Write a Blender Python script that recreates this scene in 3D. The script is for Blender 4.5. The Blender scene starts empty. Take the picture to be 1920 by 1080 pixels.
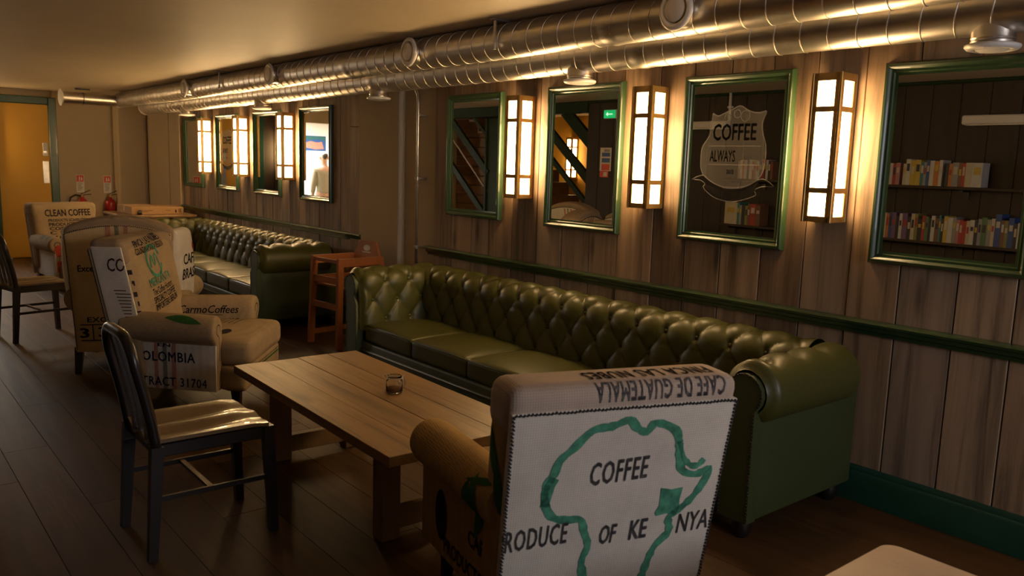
import bpy, bmesh, math, random
from math import sin, cos, pi, radians as RAD
from mathutils import Vector as V, Matrix
from mathutils.bvhtree import BVHTree

random.seed(7)
SC = bpy.context.scene
COL = SC.collection
SHRINK = 0.91          # everything is laid out with a 1.65 eye height, then brought to true size at the end

# ------------------------------------------------------------------ camera, world, lights, exposure
cam_d = bpy.data.cameras.new('camera')
cam = bpy.data.objects.new('camera', cam_d)
COL.objects.link(cam)
SC.camera = cam
cam_d.sensor_width = 36.0
cam_d.lens = 1540.0 / 1920.0 * 36.0
cam_d.clip_start = 0.05
cam_d.clip_end = 60
RT = V((0.7738209, -0.63262101, 0.03149395)).normalized()
UP = V((0.06870598, 0.13326159, 0.98869653)).normalized()
BK = RT.cross(UP).normalized()
UP = BK.cross(RT)
M3 = Matrix((RT, UP, BK)).transposed()
cam.matrix_world = Matrix.Translation(V((-3.97, 0, 1.65)) * SHRINK) @ M3.to_4x4()
cam_d.dof.use_dof = True
cam_d.dof.focus_distance = 4.6
cam_d.dof.aperture_fstop = 4.0

world = bpy.data.worlds.new('world')
SC.world = world
world.use_nodes = True
bg = world.node_tree.nodes['Background']
bg.inputs[0].default_value = (0.42, 0.46, 0.55, 1)
bg.inputs[1].default_value = 0.0

def area_light(name, loc, target, sx, sy, power, color):
    d = bpy.data.lights.new(name, 'AREA')
    d.shape = 'RECTANGLE'; d.size = sx * SHRINK; d.size_y = sy * SHRINK
    d.energy = power; d.color = color
    o = bpy.data.objects.new(name, d)
    COL.objects.link(o)
    o.location = loc
    o.rotation_euler = (V(target) - V(loc)).to_track_quat('-Z', 'Y').to_euler()
    return o

# daylight lamp added for an assumed window behind the camera, the bright kitchen at the far end
area_light('assumed_window_daylight', (-1.7, -2.4, 1.75), (-1.3, 2.0, 0.6), 1.6, 1.3, 33, (0.97, 0.94, 1.0))
area_light('kitchen_ceiling_light', (-3.3, 16.2, 2.5), (-3.3, 16.2, 0), 1.4, 1.6, 300, (1.0, 0.95, 0.86))

SC.view_settings.view_transform = 'Standard'
SC.view_settings.look = 'None'
SC.view_settings.gamma = 1.0
SC.view_settings.use_curve_mapping = False
SC.view_settings.exposure = 0.0
SC.cycles.use_denoising = True
SC.cycles.max_bounces = 8
SC.cycles.sample_clamp_indirect = 4.0
PANE_GLOW = 50.0
PANE_COLOR = (1.0, 0.66, 0.30)

# ------------------------------------------------------------------ mesh helpers
class G:
    def __init__(s):
        s.v = []; s.f = []
    def add(s, vs, fs, M=None):
        n = len(s.v)
        s.v += [tuple(M @ V(p)) for p in vs] if M is not None else [tuple(p) for p in vs]
        s.f += [tuple(i + n for i in f) for f in fs]
        return s
    def box(s, x0, x1, y0, y1, z0, z1, c=0.0, M=None):
        if c <= 0:
            vs = [(x, y, z) for z in (z0, z1) for y in (y0, y1) for x in (x0, x1)]
            fs = [(0, 2, 3, 1), (4, 5, 7, 6), (0, 1, 5, 4), (2, 6, 7, 3), (0, 4, 6, 2), (1, 3, 7, 5)]
            return s.add(vs, fs, M)
        bm = bmesh.new()
        bmesh.ops.create_cube(bm, size=1)
        for v in bm.verts:
            v.co = ((x0 + x1) / 2 + v.co.x * (x1 - x0), (y0 + y1) / 2 + v.co.y * (y1 - y0), (z0 + z1) / 2 + v.co.z * (z1 - z0))
        bmesh.ops.bevel(bm, geom=bm.edges[:], offset=c, segments=1, affect='EDGES')
        bm.verts.index_update()
        s.add([v.co[:] for v in bm.verts], [[v.index for v in f.verts] for f in bm.faces], M)
        bm.free()
        return s
    def rbox(s, x0, x1, y0, y1, z0, z1, r, n=6, fn=None, M=None):
        """rounded box with a grid on every face, optionally bent by fn"""
        h = ((x1 - x0) / 2, (y1 - y0) / 2, (z1 - z0) / 2)
        c = V(((x0 + x1) / 2, (y0 + y1) / 2, (z0 + z1) / 2))
        r = min(r, *h)
        def axis(hh):
            k = 3
            a = [-hh + r * (1 - cos(pi / 2 * i / k)) for i in range(k)]
            m = [(-hh + r) + (2 * hh - 2 * r) * i / n for i in range(n + 1)]
            return a + m + [-x for x in reversed(a)]
        ax = [axis(q) for q in h]
        idx = {}; vs = []; fs = []
        def vid(p):
            key = tuple(round(q, 6) for q in p)
            if key not in idx:
                q = V([max(-h[i] + r, min(h[i] - r, p[i])) for i in range(3)])
                d = V(p) - q
                pos = q + (d.normalized() * r if d.length > 1e-9 else d)
                pos = pos + c
                idx[key] = len(vs)
                vs.append(tuple(fn(pos)) if fn else tuple(pos))
            return idx[key]
        for a in range(3):
            b, e = (a + 1) % 3, (a + 2) % 3
            for sg in (-1, 1):
                for i in range(len(ax[b]) - 1):
                    for j in range(len(ax[e]) - 1):
                        q = []
                        for (ii, jj) in ((i, j), (i + 1, j), (i + 1, j + 1), (i, j + 1)):
                            p = [0, 0, 0]
                            p[a] = sg * h[a]; p[b] = ax[b][ii]; p[e] = ax[e][jj]
                            q.append(vid(p))
                        q2 = []
                        for k in q:
                            if k not in q2: q2.append(k)
                        if len(q2) > 2:
                            fs.append(q2 if sg > 0 else q2[::-1])
        return s.add(vs, fs, M)
    def tube(s, path, r, n=8, caps=True, sx=1.0, M=None):
        """round tube along a path; r is a number or one per point"""
        P = [V(p) for p in path]
        rr = r if isinstance(r, (list, tuple)) else [r] * len(P)
        T = []
        for i in range(len(P)):
            a = P[max(0, i - 1)]; b = P[min(len(P) - 1, i + 1)]
            T.append((b - a).normalized())
        ref = V((0, 0, 1)) if abs(T[0].z) < 0.9 else V((1, 0, 0))
        nrm = (ref - T[0] * ref.dot(T[0])).normalized()
        vs = []; fs = []
        for i, p in enumerate(P):
            nrm = (nrm - T[i] * nrm.dot(T[i])).normalized()
            bi = T[i].cross(nrm)
            for k in range(n):
                a = 2 * pi * k / n
                vs.append(tuple(p + nrm * cos(a) * rr[i] * sx + bi * sin(a) * rr[i]))
        for i in range(len(P) - 1):
            for k in range(n):
                fs.append((i * n + k, i * n + (k + 1) % n, (i + 1) * n + (k + 1) % n, (i + 1) * n + k))
        if caps:
            fs.append(tuple(range(n))[::-1]); fs.append(tuple((len(P) - 1) * n + k for k in range(n)))
        return s.add(vs, fs, M)
    def bar(s, p0, p1, w, t, up=(0, 0, 1), M=None, w1=None, t1=None):
        """rectangular bar between two points"""
        a, b = V(p0), V(p1)
        d = (b - a).normalized(); u = V(up)
        sd = d.cross(u).normalized(); u = sd.cross(d).normalized()
        w1 = w if w1 is None else w1; t1 = t if t1 is None else t1
        vs = []
        for p, ww, tt in ((a, w, t), (b, w1, t1)):
            for sx_, sz_ in ((-1, -1), (1, -1), (1, 1), (-1, 1)):
                vs.append(tuple(p + sd * sx_ * ww / 2 + u * sz_ * tt / 2))
        return s.add(vs, [(3, 2, 1, 0), (4, 5, 6, 7), (0, 1, 5, 4), (1, 2, 6, 5), (2, 3, 7, 6), (3, 0, 4, 7)], M)
    def lathe(s, prof, n=24, M=None):
        """profile (r, z) turned round the z axis"""
        vs = []; fs = []
        for r, z in prof:
            for k in range(n):
                a = 2 * pi * k / n
                vs.append((r * cos(a), r * sin(a), z))
        m = len(prof)
        for i in range(m - 1):
            for k in range(n):
                fs.append((i * n + k, i * n + (k + 1) % n, (i + 1) * n + (k + 1) % n, (i + 1) * n + k))
        fs.append(tuple(range(n))[::-1]); fs.append(tuple((m - 1) * n + k for k in range(n)))
        return s.add(vs, fs, M)
    def prism(s, poly, a0, a1, place, M=None):
        """polygon (2-d) swept between a0 and a1; place(p, a) gives the 3-d point"""
        n = len(poly)
        vs = [place(p, a0) for p in poly] + [place(p, a1) for p in poly]
        fs = [tuple(range(n))[::-1], tuple(range(n, 2 * n))]
        fs += [(i, (i + 1) % n, n + (i + 1) % n, n + i) for i in range(n)]
        return s.add(vs, fs, M)
    def grid(s, fn, nu, nv, closed_u=False):
        vs = [fn(i / nu, j / nv) for j in range(nv + 1) for i in range(nu + (0 if closed_u else 1))]
        w = nu if closed_u else nu + 1
        fs = []
        for j in range(nv):
            for i in range(nu):
                i2 = (i + 1) % w if closed_u else i + 1
                fs.append((j * w + i, j * w + i2, (j + 1) * w + i2, (j + 1) * w + i))
        return s.add(vs, fs)
    def mesh(s, name, m, smooth=False, fix=True):
        me = bpy.data.meshes.new(name)
        me.from_pydata(s.v, [], s.f)
        if fix:
            bm = bmesh.new(); bm.from_mesh(me)
            bmesh.ops.recalc_face_normals(bm, faces=bm.faces[:])
            bm.to_mesh(me); bm.free()
        if m: me.materials.append(m)
        if smooth:
            me.shade_smooth() if smooth is True else None
            if smooth is not True:
                me.shade_smooth()
                me.set_sharp_from_angle(angle=smooth)
        me.update()
        return me
    def build(s, name, m, parent=None, smooth=False, loc=None, fix=True):
        o = bpy.data.objects.new(name, s.mesh(name, m, smooth, fix))
        COL.objects.link(o)
        if parent: o.parent = parent
        if loc: o.location = loc
        return o

def link(name, me, parent=None, loc=(0, 0, 0), rot=(0, 0, 0)):
    o = bpy.data.objects.new(name, me); COL.objects.link(o)
    if parent: o.parent = parent
    o.location = loc; o.rotation_euler = rot
    return o
def tag(o, label, cat, group=None):
    o['label'] = label; o['category'] = cat
    if group: o['group'] = group
    return o
def thing(name, label, cat, loc=(0, 0, 0), rz=0.0, group=None):
    o = bpy.data.objects.new(name, None); COL.objects.link(o)
    o.location = loc; o.rotation_euler = (0, 0, rz); o.empty_display_size = 0.1
    return tag(o, label, cat, group)
def struct(o):
    o['kind'] = 'structure'; return o
def stuff(o):
    o['kind'] = 'stuff'; return o
def copy_thing(o, loc=None, rz=None, label=None, parent=None):
    c = o.copy(); COL.objects.link(c)
    if parent: c.parent = parent
    if loc is not None: c.location = loc
    if rz is not None: c.rotation_euler = (0, 0, rz)
    if label: c['label'] = label
    for ch in list(o.children):
        copy_thing(ch, parent=c)
    return c
ORD = ['first', 'second', 'third', 'fourth', 'fifth', 'sixth', 'seventh', 'eighth', 'ninth', 'tenth', 'eleventh', 'twelfth',
       'thirteenth', 'fourteenth', 'fifteenth', 'sixteenth', 'seventeenth', 'eighteenth', 'nineteenth', 'twentieth']
def ordinal(i):
    if i < 20: return ORD[i]
    if i == 29: return 'thirtieth'
    if i == 39: return 'fortieth'
    return ['', '', 'twenty', 'thirty', 'forty'][(i + 1) // 10] + '-' + ORD[(i + 1) % 10 - 1]

# ------------------------------------------------------------------ materials
def new_mat(name):
    m = bpy.data.materials.new(name); m.use_nodes = True
    nt = m.node_tree; b = nt.nodes['Principled BSDF']
    return m, nt, b
def nd(nt, t, **kw):
    n = nt.nodes.new(t)
    for k, v in kw.items():
        if k.startswith('i_'): n.inputs[k[2:].replace('_', ' ')].default_value = v
        else: setattr(n, k, v)
    return n
def ramp(nt, fac, stops):
    r = nt.nodes.new('ShaderNodeValToRGB')
    e = r.color_ramp.elements
    while len(e) < len(stops): e.new(0.5)
    for el, (p, c) in zip(e, stops):
        el.position = p; el.color = (*c, 1) if len(c) == 3 else c
    nt.links.new(fac, r.inputs[0])
    return r.outputs[0]
def mixc(nt, fac, a, b, mode='MIX'):
    m = nt.nodes.new('ShaderNodeMix'); m.data_type = 'RGBA'; m.blend_type = mode
    for k, v in ((0, fac), (6, a), (7, b)):
        if hasattr(v, 'is_output') or isinstance(v, bpy.types.NodeSocket): nt.links.new(v, m.inputs[k])
        elif isinstance(v, (int, float)): m.inputs[k].default_value = v
        else: m.inputs[k].default_value = (*v, 1)
    return m.outputs[2]
def bump(nt, b, h, strength, dist=0.01):
    n = nt.nodes.new('ShaderNodeBump'); n.inputs['Strength'].default_value = strength; n.inputs['Distance'].default_value = dist
    nt.links.new(h, n.inputs['Height']); nt.links.new(n.outputs[0], b.inputs['Normal'])
def obj_coords(nt, scale, rand=True):
    tc = nt.nodes.new('ShaderNodeTexCoord')
    src = tc.outputs['Object']
    if rand:
        oi = nt.nodes.new('ShaderNodeObjectInfo')
        mul = nd(nt, 'ShaderNodeMath', operation='MULTIPLY'); mul.inputs[1].default_value = 37.0
        nt.links.new(oi.outputs['Random'], mul.inputs[0])
        ad = nd(nt, 'ShaderNodeVectorMath', operation='ADD')
        nt.links.new(src, ad.inputs[0]); nt.links.new(mul.outputs[0], ad.inputs[1])
        src = ad.outputs[0]
    mp = nt.nodes.new('ShaderNodeMapping'); mp.inputs['Scale'].default_value = scale
    nt.links.new(src, mp.inputs[0])
    return mp.outputs[0]
def m_plain(name, c, rough=0.5, metal=0.0, var=0.12, scale=8.0, bmp=0.05, coat=0.0, spec=0.5):
    m, nt, b = new_mat(name)
    co = obj_coords(nt, (1, 1, 1), False)
    n = nd(nt, 'ShaderNodeTexNoise', i_Scale=scale, i_Detail=5.0, i_Roughness=0.6)
    nt.links.new(co, n.inputs['Vector'])
    nt.links.new(ramp(nt, n.outputs['Fac'], [(0.25, tuple(x * (1 - var) for x in c)), (0.75, tuple(min(1, x * (1 + var)) for x in c))]), b.inputs['Base Color'])
    b.inputs['Roughness'].default_value = rough; b.inputs['Metallic'].default_value = metal
    b.inputs['Coat Weight'].default_value = coat; b.inputs['Specular IOR Level'].default_value = spec
    if bmp: bump(nt, b, n.outputs['Fac'], bmp)
    return m
def m_wood(name, tones, scale, rough=0.6, knots=0.6, bmp=0.25, grain=0.45, coat=0.0, rand=True, spec=0.5):
    """long grain; tones = colours a board may take, picked per object"""
    m, nt, b = new_mat(name)
    co = obj_coords(nt, scale, rand)
    n1 = nd(nt, 'ShaderNodeTexNoise', i_Scale=1.0, i_Detail=9.0, i_Roughness=0.65, i_Distortion=0.6)
    nt.links.new(co, n1.inputs['Vector'])
    if rand:
        oi = nt.nodes.new('ShaderNodeObjectInfo'); fac = oi.outputs['Random']
    else:
        n2 = nd(nt, 'ShaderNodeTexNoise', i_Scale=0.25, i_Detail=2.0)
        nt.links.new(co, n2.inputs['Vector']); fac = n2.outputs['Fac']
    tone = ramp(nt, fac, [(i / max(1, len(tones) - 1), t) for i, t in enumerate(tones)])
    g = ramp(nt, n1.outputs['Fac'], [(0.28, (1 - grain,) * 3), (0.5, (1, 1, 1)), (0.75, (1 + grain * 0.5,) * 3)])
    c = mixc(nt, 1.0, tone, g, 'MULTIPLY')
    vo = nd(nt, 'ShaderNodeTexVoronoi', i_Scale=1.0, i_Randomness=1.0)
    co2 = obj_coords(nt, tuple(0.35 * q if q > 10 else q * 1.3 for q in scale), rand)
    nt.links.new(co2, vo.inputs['Vector'])
    k = ramp(nt, vo.outputs['Distance'], [(0.05, (1, 1, 1)), (0.16, (0, 0, 0))])
    kf = nd(nt, 'ShaderNodeMath', operation='MULTIPLY'); kf.inputs[1].default_value = knots
    nt.links.new(k, kf.inputs[0])
    c = mixc(nt, kf.outputs[0], c, tuple(x * 0.25 for x in tones[0]))
    nt.links.new(c, b.inputs['Base Color'])
    b.inputs['Roughness'].default_value = rough; b.inputs['Coat Weight'].default_value = coat
    b.inputs['Specular IOR Level'].default_value = spec
    bump(nt, b, n1.outputs['Fac'], bmp)
    return m
def m_burlap(name, c, var=0.25, weave=260.0):
    m, nt, b = new_mat(name)
    co = obj_coords(nt, (1, 1, 1), False)
    n = nd(nt, 'ShaderNodeTexNoise', i_Scale=7.0, i_Detail=6.0, i_Roughness=0.7)
    nt.links.new(co, n.inputs['Vector'])
    base = ramp(nt, n.outputs['Fac'], [(0.2, tuple(x * (1 - var) for x in c)), (0.55, c), (0.9, tuple(min(1, x * 1.12) for x in c))])
    w1 = nd(nt, 'ShaderNodeTexWave', bands_direction='Z', i_Scale=weave / 6.283, i_Distortion=0.6, i_Detail=2.0)
    w2 = nd(nt, 'ShaderNodeTexWave', bands_direction='X', i_Scale=weave / 6.283, i_Distortion=0.6, i_Detail=2.0)
    nt.links.new(co, w1.inputs['Vector']); nt.links.new(co, w2.inputs['Vector'])
    ad = nd(nt, 'ShaderNodeMath', operation='ADD')
    nt.links.new(w1.outputs['Fac'], ad.inputs[0]); nt.links.new(w2.outputs['Fac'], ad.inputs[1])
    sh = ramp(nt, ad.outputs[0], [(0.2, (0.88,) * 3), (1.0, (1.04,) * 3)])
    nt.links.new(mixc(nt, 1.0, base, sh, 'MULTIPLY'), b.inputs['Base Color'])
    b.inputs['Roughness'].default_value = 0.95; b.inputs['Specular IOR Level'].default_value = 0.15
    bump(nt, b, ad.outputs[0], 0.18, 0.002)
    return m
def m_emit(name, c, s):
    m, nt, b = new_mat(name)
    b.inputs['Base Color'].default_value = (*c, 1); b.inputs['Emission Color'].default_value = (*c, 1)
    b.inputs['Emission Strength'].default_value = s
    return m
def m_glass(name, tint=(1, 1, 1), rough=0.0):
    m, nt, b = new_mat(name)
    b.inputs['Base Color'].default_value = (*tint, 1); b.inputs['Roughness'].default_value = rough
    b.inputs['Transmission Weight'].default_value = 1.0; b.inputs['IOR'].default_value = 1.45
    return m
def m_film(name, c, alpha):
    m, nt, b = new_mat(name)
    b.inputs['Base Color'].default_value = (*c, 1); b.inputs['Roughness'].default_value = 0.8; b.inputs['Alpha'].default_value = alpha
    b.inputs['Specular IOR Level'].default_value = 0.1
    return m

MT = {}
MT['plank'] = m_wood('weathered_plank', [(0.18, 0.12, 0.075), (0.41, 0.285, 0.175), (0.25, 0.19, 0.145), (0.46, 0.32, 0.20), (0.26, 0.17, 0.10), (0.40, 0.325, 0.265)], (15, 15, 0.9), 0.62, 0.85, 0.35, 0.72)
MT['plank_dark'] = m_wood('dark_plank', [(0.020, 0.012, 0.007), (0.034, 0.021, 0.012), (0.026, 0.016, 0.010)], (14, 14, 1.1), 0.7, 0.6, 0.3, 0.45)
MT['oak_floor'] = m_wood('dark_oak_floor', [(0.058, 0.028, 0.010), (0.090, 0.044, 0.016), (0.070, 0.034, 0.012), (0.10, 0.051, 0.020)], (13, 0.9, 13), 0.55, 0.7, 0.2, 0.45, spec=0.25)
MT['table_wood'] = m_wood('rustic_table_wood', [(0.25, 0.145, 0.06), (0.34, 0.205, 0.09), (0.29, 0.17, 0.072)], (13, 1.0, 13), 0.45, 0.8, 0.25, 0.6)
MT['table_leg_wood'] = m_wood('table_leg_wood', [(0.26, 0.165, 0.085), (0.32, 0.21, 0.11)], (12, 12, 1.2), 0.55, 0.5, 0.2, 0.4)
MT['pale_wood'] = m_wood('pale_table_wood', [(0.52, 0.38, 0.26), (0.58, 0.43, 0.30)], (9, 0.9, 9), 0.45, 0.1, 0.08, 0.12)
MT['stair_wood'] = m_wood('stair_wood', [(0.13, 0.065, 0.03), (0.18, 0.09, 0.042)], (10, 1, 10), 0.5, 0.2, 0.1, 0.4)
MT['chair_wood'] = m_wood('high_chair_wood', [(0.30, 0.105, 0.035), (0.36, 0.13, 0.045)], (6, 6, 1.0), 0.35, 0.1, 0.06, 0.3, coat=0.3)
MT['dark_seat'] = m_wood('dark_metal_seat', [(0.17, 0.115, 0.06), (0.19, 0.13, 0.07)], (1.2, 9, 9), 0.26, 0.0, 0.0, 0.2, coat=0.5)
MT['dark_metal'] = m_plain('dark_bronze_metal', (0.018, 0.013, 0.012), 0.33, 0.0, 0.2, 12, 0.02, coat=0.25)
MT['leather'] = m_plain('olive_green_leather', (0.072, 0.074, 0.016), 0.42, 0.0, 0.12, 60, 0.05, coat=0.05)
MT['leather_panel'] = m_plain('flat_green_leather', (0.048, 0.066, 0.020), 0.5, 0.0, 0.10, 70, 0.06)
MT['black_wood'] = m_plain('black_wood', (0.012, 0.009, 0.008), 0.4, 0, 0.2, 20, 0.02)
MT['green_paint'] = m_plain('green_gloss_paint', (0.026, 0.062, 0.023), 0.30, 0, 0.12, 10, 0.05, coat=0.3)
MT['dark_green_paint'] = m_plain('dark_green_paint', (0.012, 0.062, 0.040), 0.36, 0, 0.15, 8, 0.05, coat=0.2)
MT['stair_green'] = m_plain('stair_green_paint', (0.011, 0.028, 0.010), 0.65, 0, 0.2, 6, 0.03, spec=0.2)
MT['cream'] = m_plain('cream_wall_paint', (0.50, 0.405, 0.265), 0.85, 0, 0.05, 3, 0.06)
MT['grey_side_light'] = m_plain('grey_side_light_tint', (0.50, 0.47, 0.42), 0.8, 0, 0.05, 3, 0.04)  # greyer cream, standing in for the light on the column's side face
MT['ceiling'] = m_plain('ceiling_paint', (0.64, 0.53, 0.37), 0.55, 0, 0.04, 1.5, 0.03)
MT['yellow'] = m_plain('ochre_yellow_paint', (0.62, 0.34, 0.035), 0.6, 0, 0.05, 3, 0.04)
MT['white_wall'] = m_plain('white_kitchen_paint', (0.85, 0.84, 0.80), 0.7, 0, 0.03, 3, 0.0)
MT['white'] = m_plain('white_enamel', (0.86, 0.83, 0.79), 0.35, 0, 0.04, 8, 0.0)
MT['white_dull'] = m_plain('dull_white_plastic', (0.60, 0.58, 0.55), 0.5, 0, 0.04, 8, 0.0)
MT['steel'] = m_plain('galvanised_steel', (0.70, 0.66, 0.60), 0.36, 1.0, 0.14, 9, 0.06)
MT['seam'] = m_plain('steel_seam', (0.62, 0.58, 0.52), 0.4, 1.0, 0.1, 30, 0.0)
MT['conduit'] = m_plain('galvanised_conduit', (0.50, 0.50, 0.50), 0.35, 0.9, 0.15, 20, 0.02)
MT['brass'] = m_plain('aged_brass', (0.42, 0.26, 0.08), 0.42, 0.45, 0.3, 14, 0.06)
MT['brass_bright'] = m_plain('polished_brass_edge', (0.62, 0.42, 0.16), 0.30, 0.85, 0.2, 14, 0.03)
MT['pane'] = m_emit('lit_lamp_glass', PANE_COLOR, PANE_GLOW)
MT['pane_end'] = m_emit('lit_lamp_glass_end', (1.0, 0.60, 0.25), PANE_GLOW * 0.42)
MT['black'] = m_plain('black_rubber', (0.012, 0.012, 0.012), 0.45, 0, 0.2, 20, 0.0)
MT['red'] = m_plain('extinguisher_red', (0.36, 0.012, 0.015), 0.3, 0, 0.1, 10, 0.0, coat=0.4)
MT['red_print'] = m_plain('red_sign_print', (0.70, 0.06, 0.03), 0.5, 0, 0.05, 10, 0.0)
MT['blue_print'] = m_plain('blue_sign_print', (0.03, 0.10, 0.32), 0.5, 0, 0.05, 10, 0.0)
MT['paper'] = m_plain('white_sign_card', (0.72, 0.68, 0.60), 0.5, 0, 0.03, 10, 0.0)
MT['cardboard'] = m_plain('brown_cardboard', (0.42, 0.25, 0.11), 0.75, 0, 0.08, 6, 0.03)
MT['tape'] = m_plain('printed_box_tape', (0.55, 0.40, 0.24), 0.5, 0, 0.15, 14, 0.0)
MT['bur_white'] = m_burlap('pale_burlap', (0.74, 0.69, 0.61), 0.18)
MT['bur_tan'] = m_burlap('tan_burlap', (0.42, 0.315, 0.19), 0.22)
MT['bur_brown'] = m_burlap('brown_burlap', (0.36, 0.27, 0.185), 0.22)
MT['bur_straw'] = m_burlap('straw_burlap', (0.72, 0.55, 0.32), 0.2)
MT['bur_rose'] = m_burlap('pinkish_brown_burlap', (0.55, 0.44, 0.36), 0.18)
MT['bur_gold'] = m_burlap('golden_burlap', (0.47, 0.315, 0.135), 0.2)
MT['ink'] = m_plain('black_sack_ink', (0.035, 0.030, 0.032), 0.95, 0, 0.5, 40, 0.0, spec=0.1)
MT['ink_grey'] = m_plain('worn_grey_sack_ink', (0.13, 0.12, 0.125), 0.95, 0, 0.5, 60, 0.0, spec=0.1)
MT['ink_blue'] = m_plain('navy_sack_ink', (0.02, 0.03, 0.12), 0.95, 0, 0.4, 40, 0.0, spec=0.1)
MT['ink_green'] = m_plain('green_sack_ink', (0.085, 0.30, 0.20), 0.95, 0, 0.55, 26, 0.0, spec=0.1)
MT['ink_leaf'] = m_plain('leaf_green_sack_ink', (0.045, 0.14, 0.035), 0.95, 0, 0.3, 30, 0.0, spec=0.1)
MT['ink_red'] = m_plain('faded_red_sack_ink', (0.42, 0.07, 0.05), 0.95, 0, 0.4, 40, 0.0, spec=0.1)
MT['ink_pink'] = m_plain('pale_red_sack_stripe', (0.52, 0.25, 0.19), 0.95, 0, 0.2, 40, 0.0, spec=0.1)
MT['ink_stripe'] = m_plain('grey_green_sack_stripe', (0.24, 0.25, 0.20), 0.95, 0, 0.2, 40, 0.0, spec=0.1)
MT['ink_maroon'] = m_plain('maroon_sack_ink', (0.14, 0.05, 0.035), 0.95, 0, 0.3, 40, 0.0, spec=0.1)
MT['thread'] = m_plain('black_stitching', (0.02, 0.018, 0.02), 0.9, 0, 0.2, 40, 0.0)
MT['clear_glass'] = m_glass('clear_glass', (0.97, 0.96, 0.93))
MT['amber'] = m_plain('brown_sugar', (0.20, 0.10, 0.03), 0.9, 0, 0.4, 90, 0.4)
m_, nt_, b_ = new_mat('mirror_silver')
b_.inputs['Base Color'].default_value = (0.80, 0.80, 0.78, 1); b_.inputs['Metallic'].default_value = 1.0; b_.inputs['Roughness'].default_value = 0.0
MT['mirror'] = m_
MT['etch'] = m_film('etched_glass', (0.42, 0.40, 0.36), 0.20)
MT['etch_line'] = m_film('etched_line', (0.60, 0.58, 0.54), 0.36)
MT['etch_dark'] = m_film('etched_lettering', (0.02, 0.018, 0.015), 0.7)
MT['skin'] = m_plain('skin', (0.52, 0.30, 0.21), 0.5, 0, 0.06, 20, 0.0)
MT['hair'] = m_plain('dark_brown_hair', (0.05, 0.028, 0.015), 0.6, 0, 0.3, 50, 0.1)
MT['cloth_white'] = m_plain('white_work_shirt', (0.34, 0.30, 0.215), 0.9, 0, 0.05, 10, 0.05)
MT['cloth_khaki'] = m_plain('khaki_trousers', (0.25, 0.205, 0.12), 0.9, 0, 0.08, 10, 0.05)
MT['cloth_dark'] = m_plain('dark_shoe', (0.03, 0.025, 0.02), 0.5, 0, 0.1, 10, 0.0)
MT['exit_green'] = m_emit('lit_exit_sign_green', (0.0, 0.55, 0.16), 0.8)
MT['exit_white'] = m_emit('lit_exit_sign_white', (0.55, 1.0, 0.7), 1.0)
MT['kitchen_glow'] = m_emit('kitchen_light_diffuser', (1.0, 0.96, 0.88), 6.0)

# ------------------------------------------------------------------ lettering
_tc = {}
def text_geo(body, bold=0.0, shear=0.0, space=1.0):
    key = (body, bold, shear, space)
    if key not in _tc:
        c = bpy.data.curves.new('t', 'FONT'); c.body = body; c.size = 1; c.shear = shear
        c.space_character = space; c.resolution_u = 2; c.fill_mode = 'FRONT'
        o = bpy.data.objects.new('t', c)
        me = bpy.data.meshes.new_from_object(o)
        vs = [(v.co.x, v.co.y) for v in me.vertices]; fs = [tuple(p.vertices) for p in me.polygons]
        bpy.data.objects.remove(o); bpy.data.curves.remove(c); bpy.data.meshes.remove(me)
        if bold > 0.006:                                   # heavier strokes: shifted copies (a curve offset breaks the letter M)
            v0, f0 = vs, fs; vs, fs = [], []
            for dx, dy in ((-bold, 0), (bold, 0), (0, bold * 0.7), (0, -bold * 0.7)):
                n = len(vs); vs += [(a + dx, b + dy) for a, b in v0]; fs += [tuple(i + n for i in q) for q in f0]
        x0 = min(v[0] for v in vs); x1 = max(v[0] for v in vs); y0 = min(v[1] for v in vs); y1 = max(v[1] for v in vs)
        vs = [((x - x0) / (x1 - x0) - 0.5, (y - y0) / (y1 - y0) - 0.5) for x, y in vs]
        _tc[key] = (vs, fs)
    return _tc[key]
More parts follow.
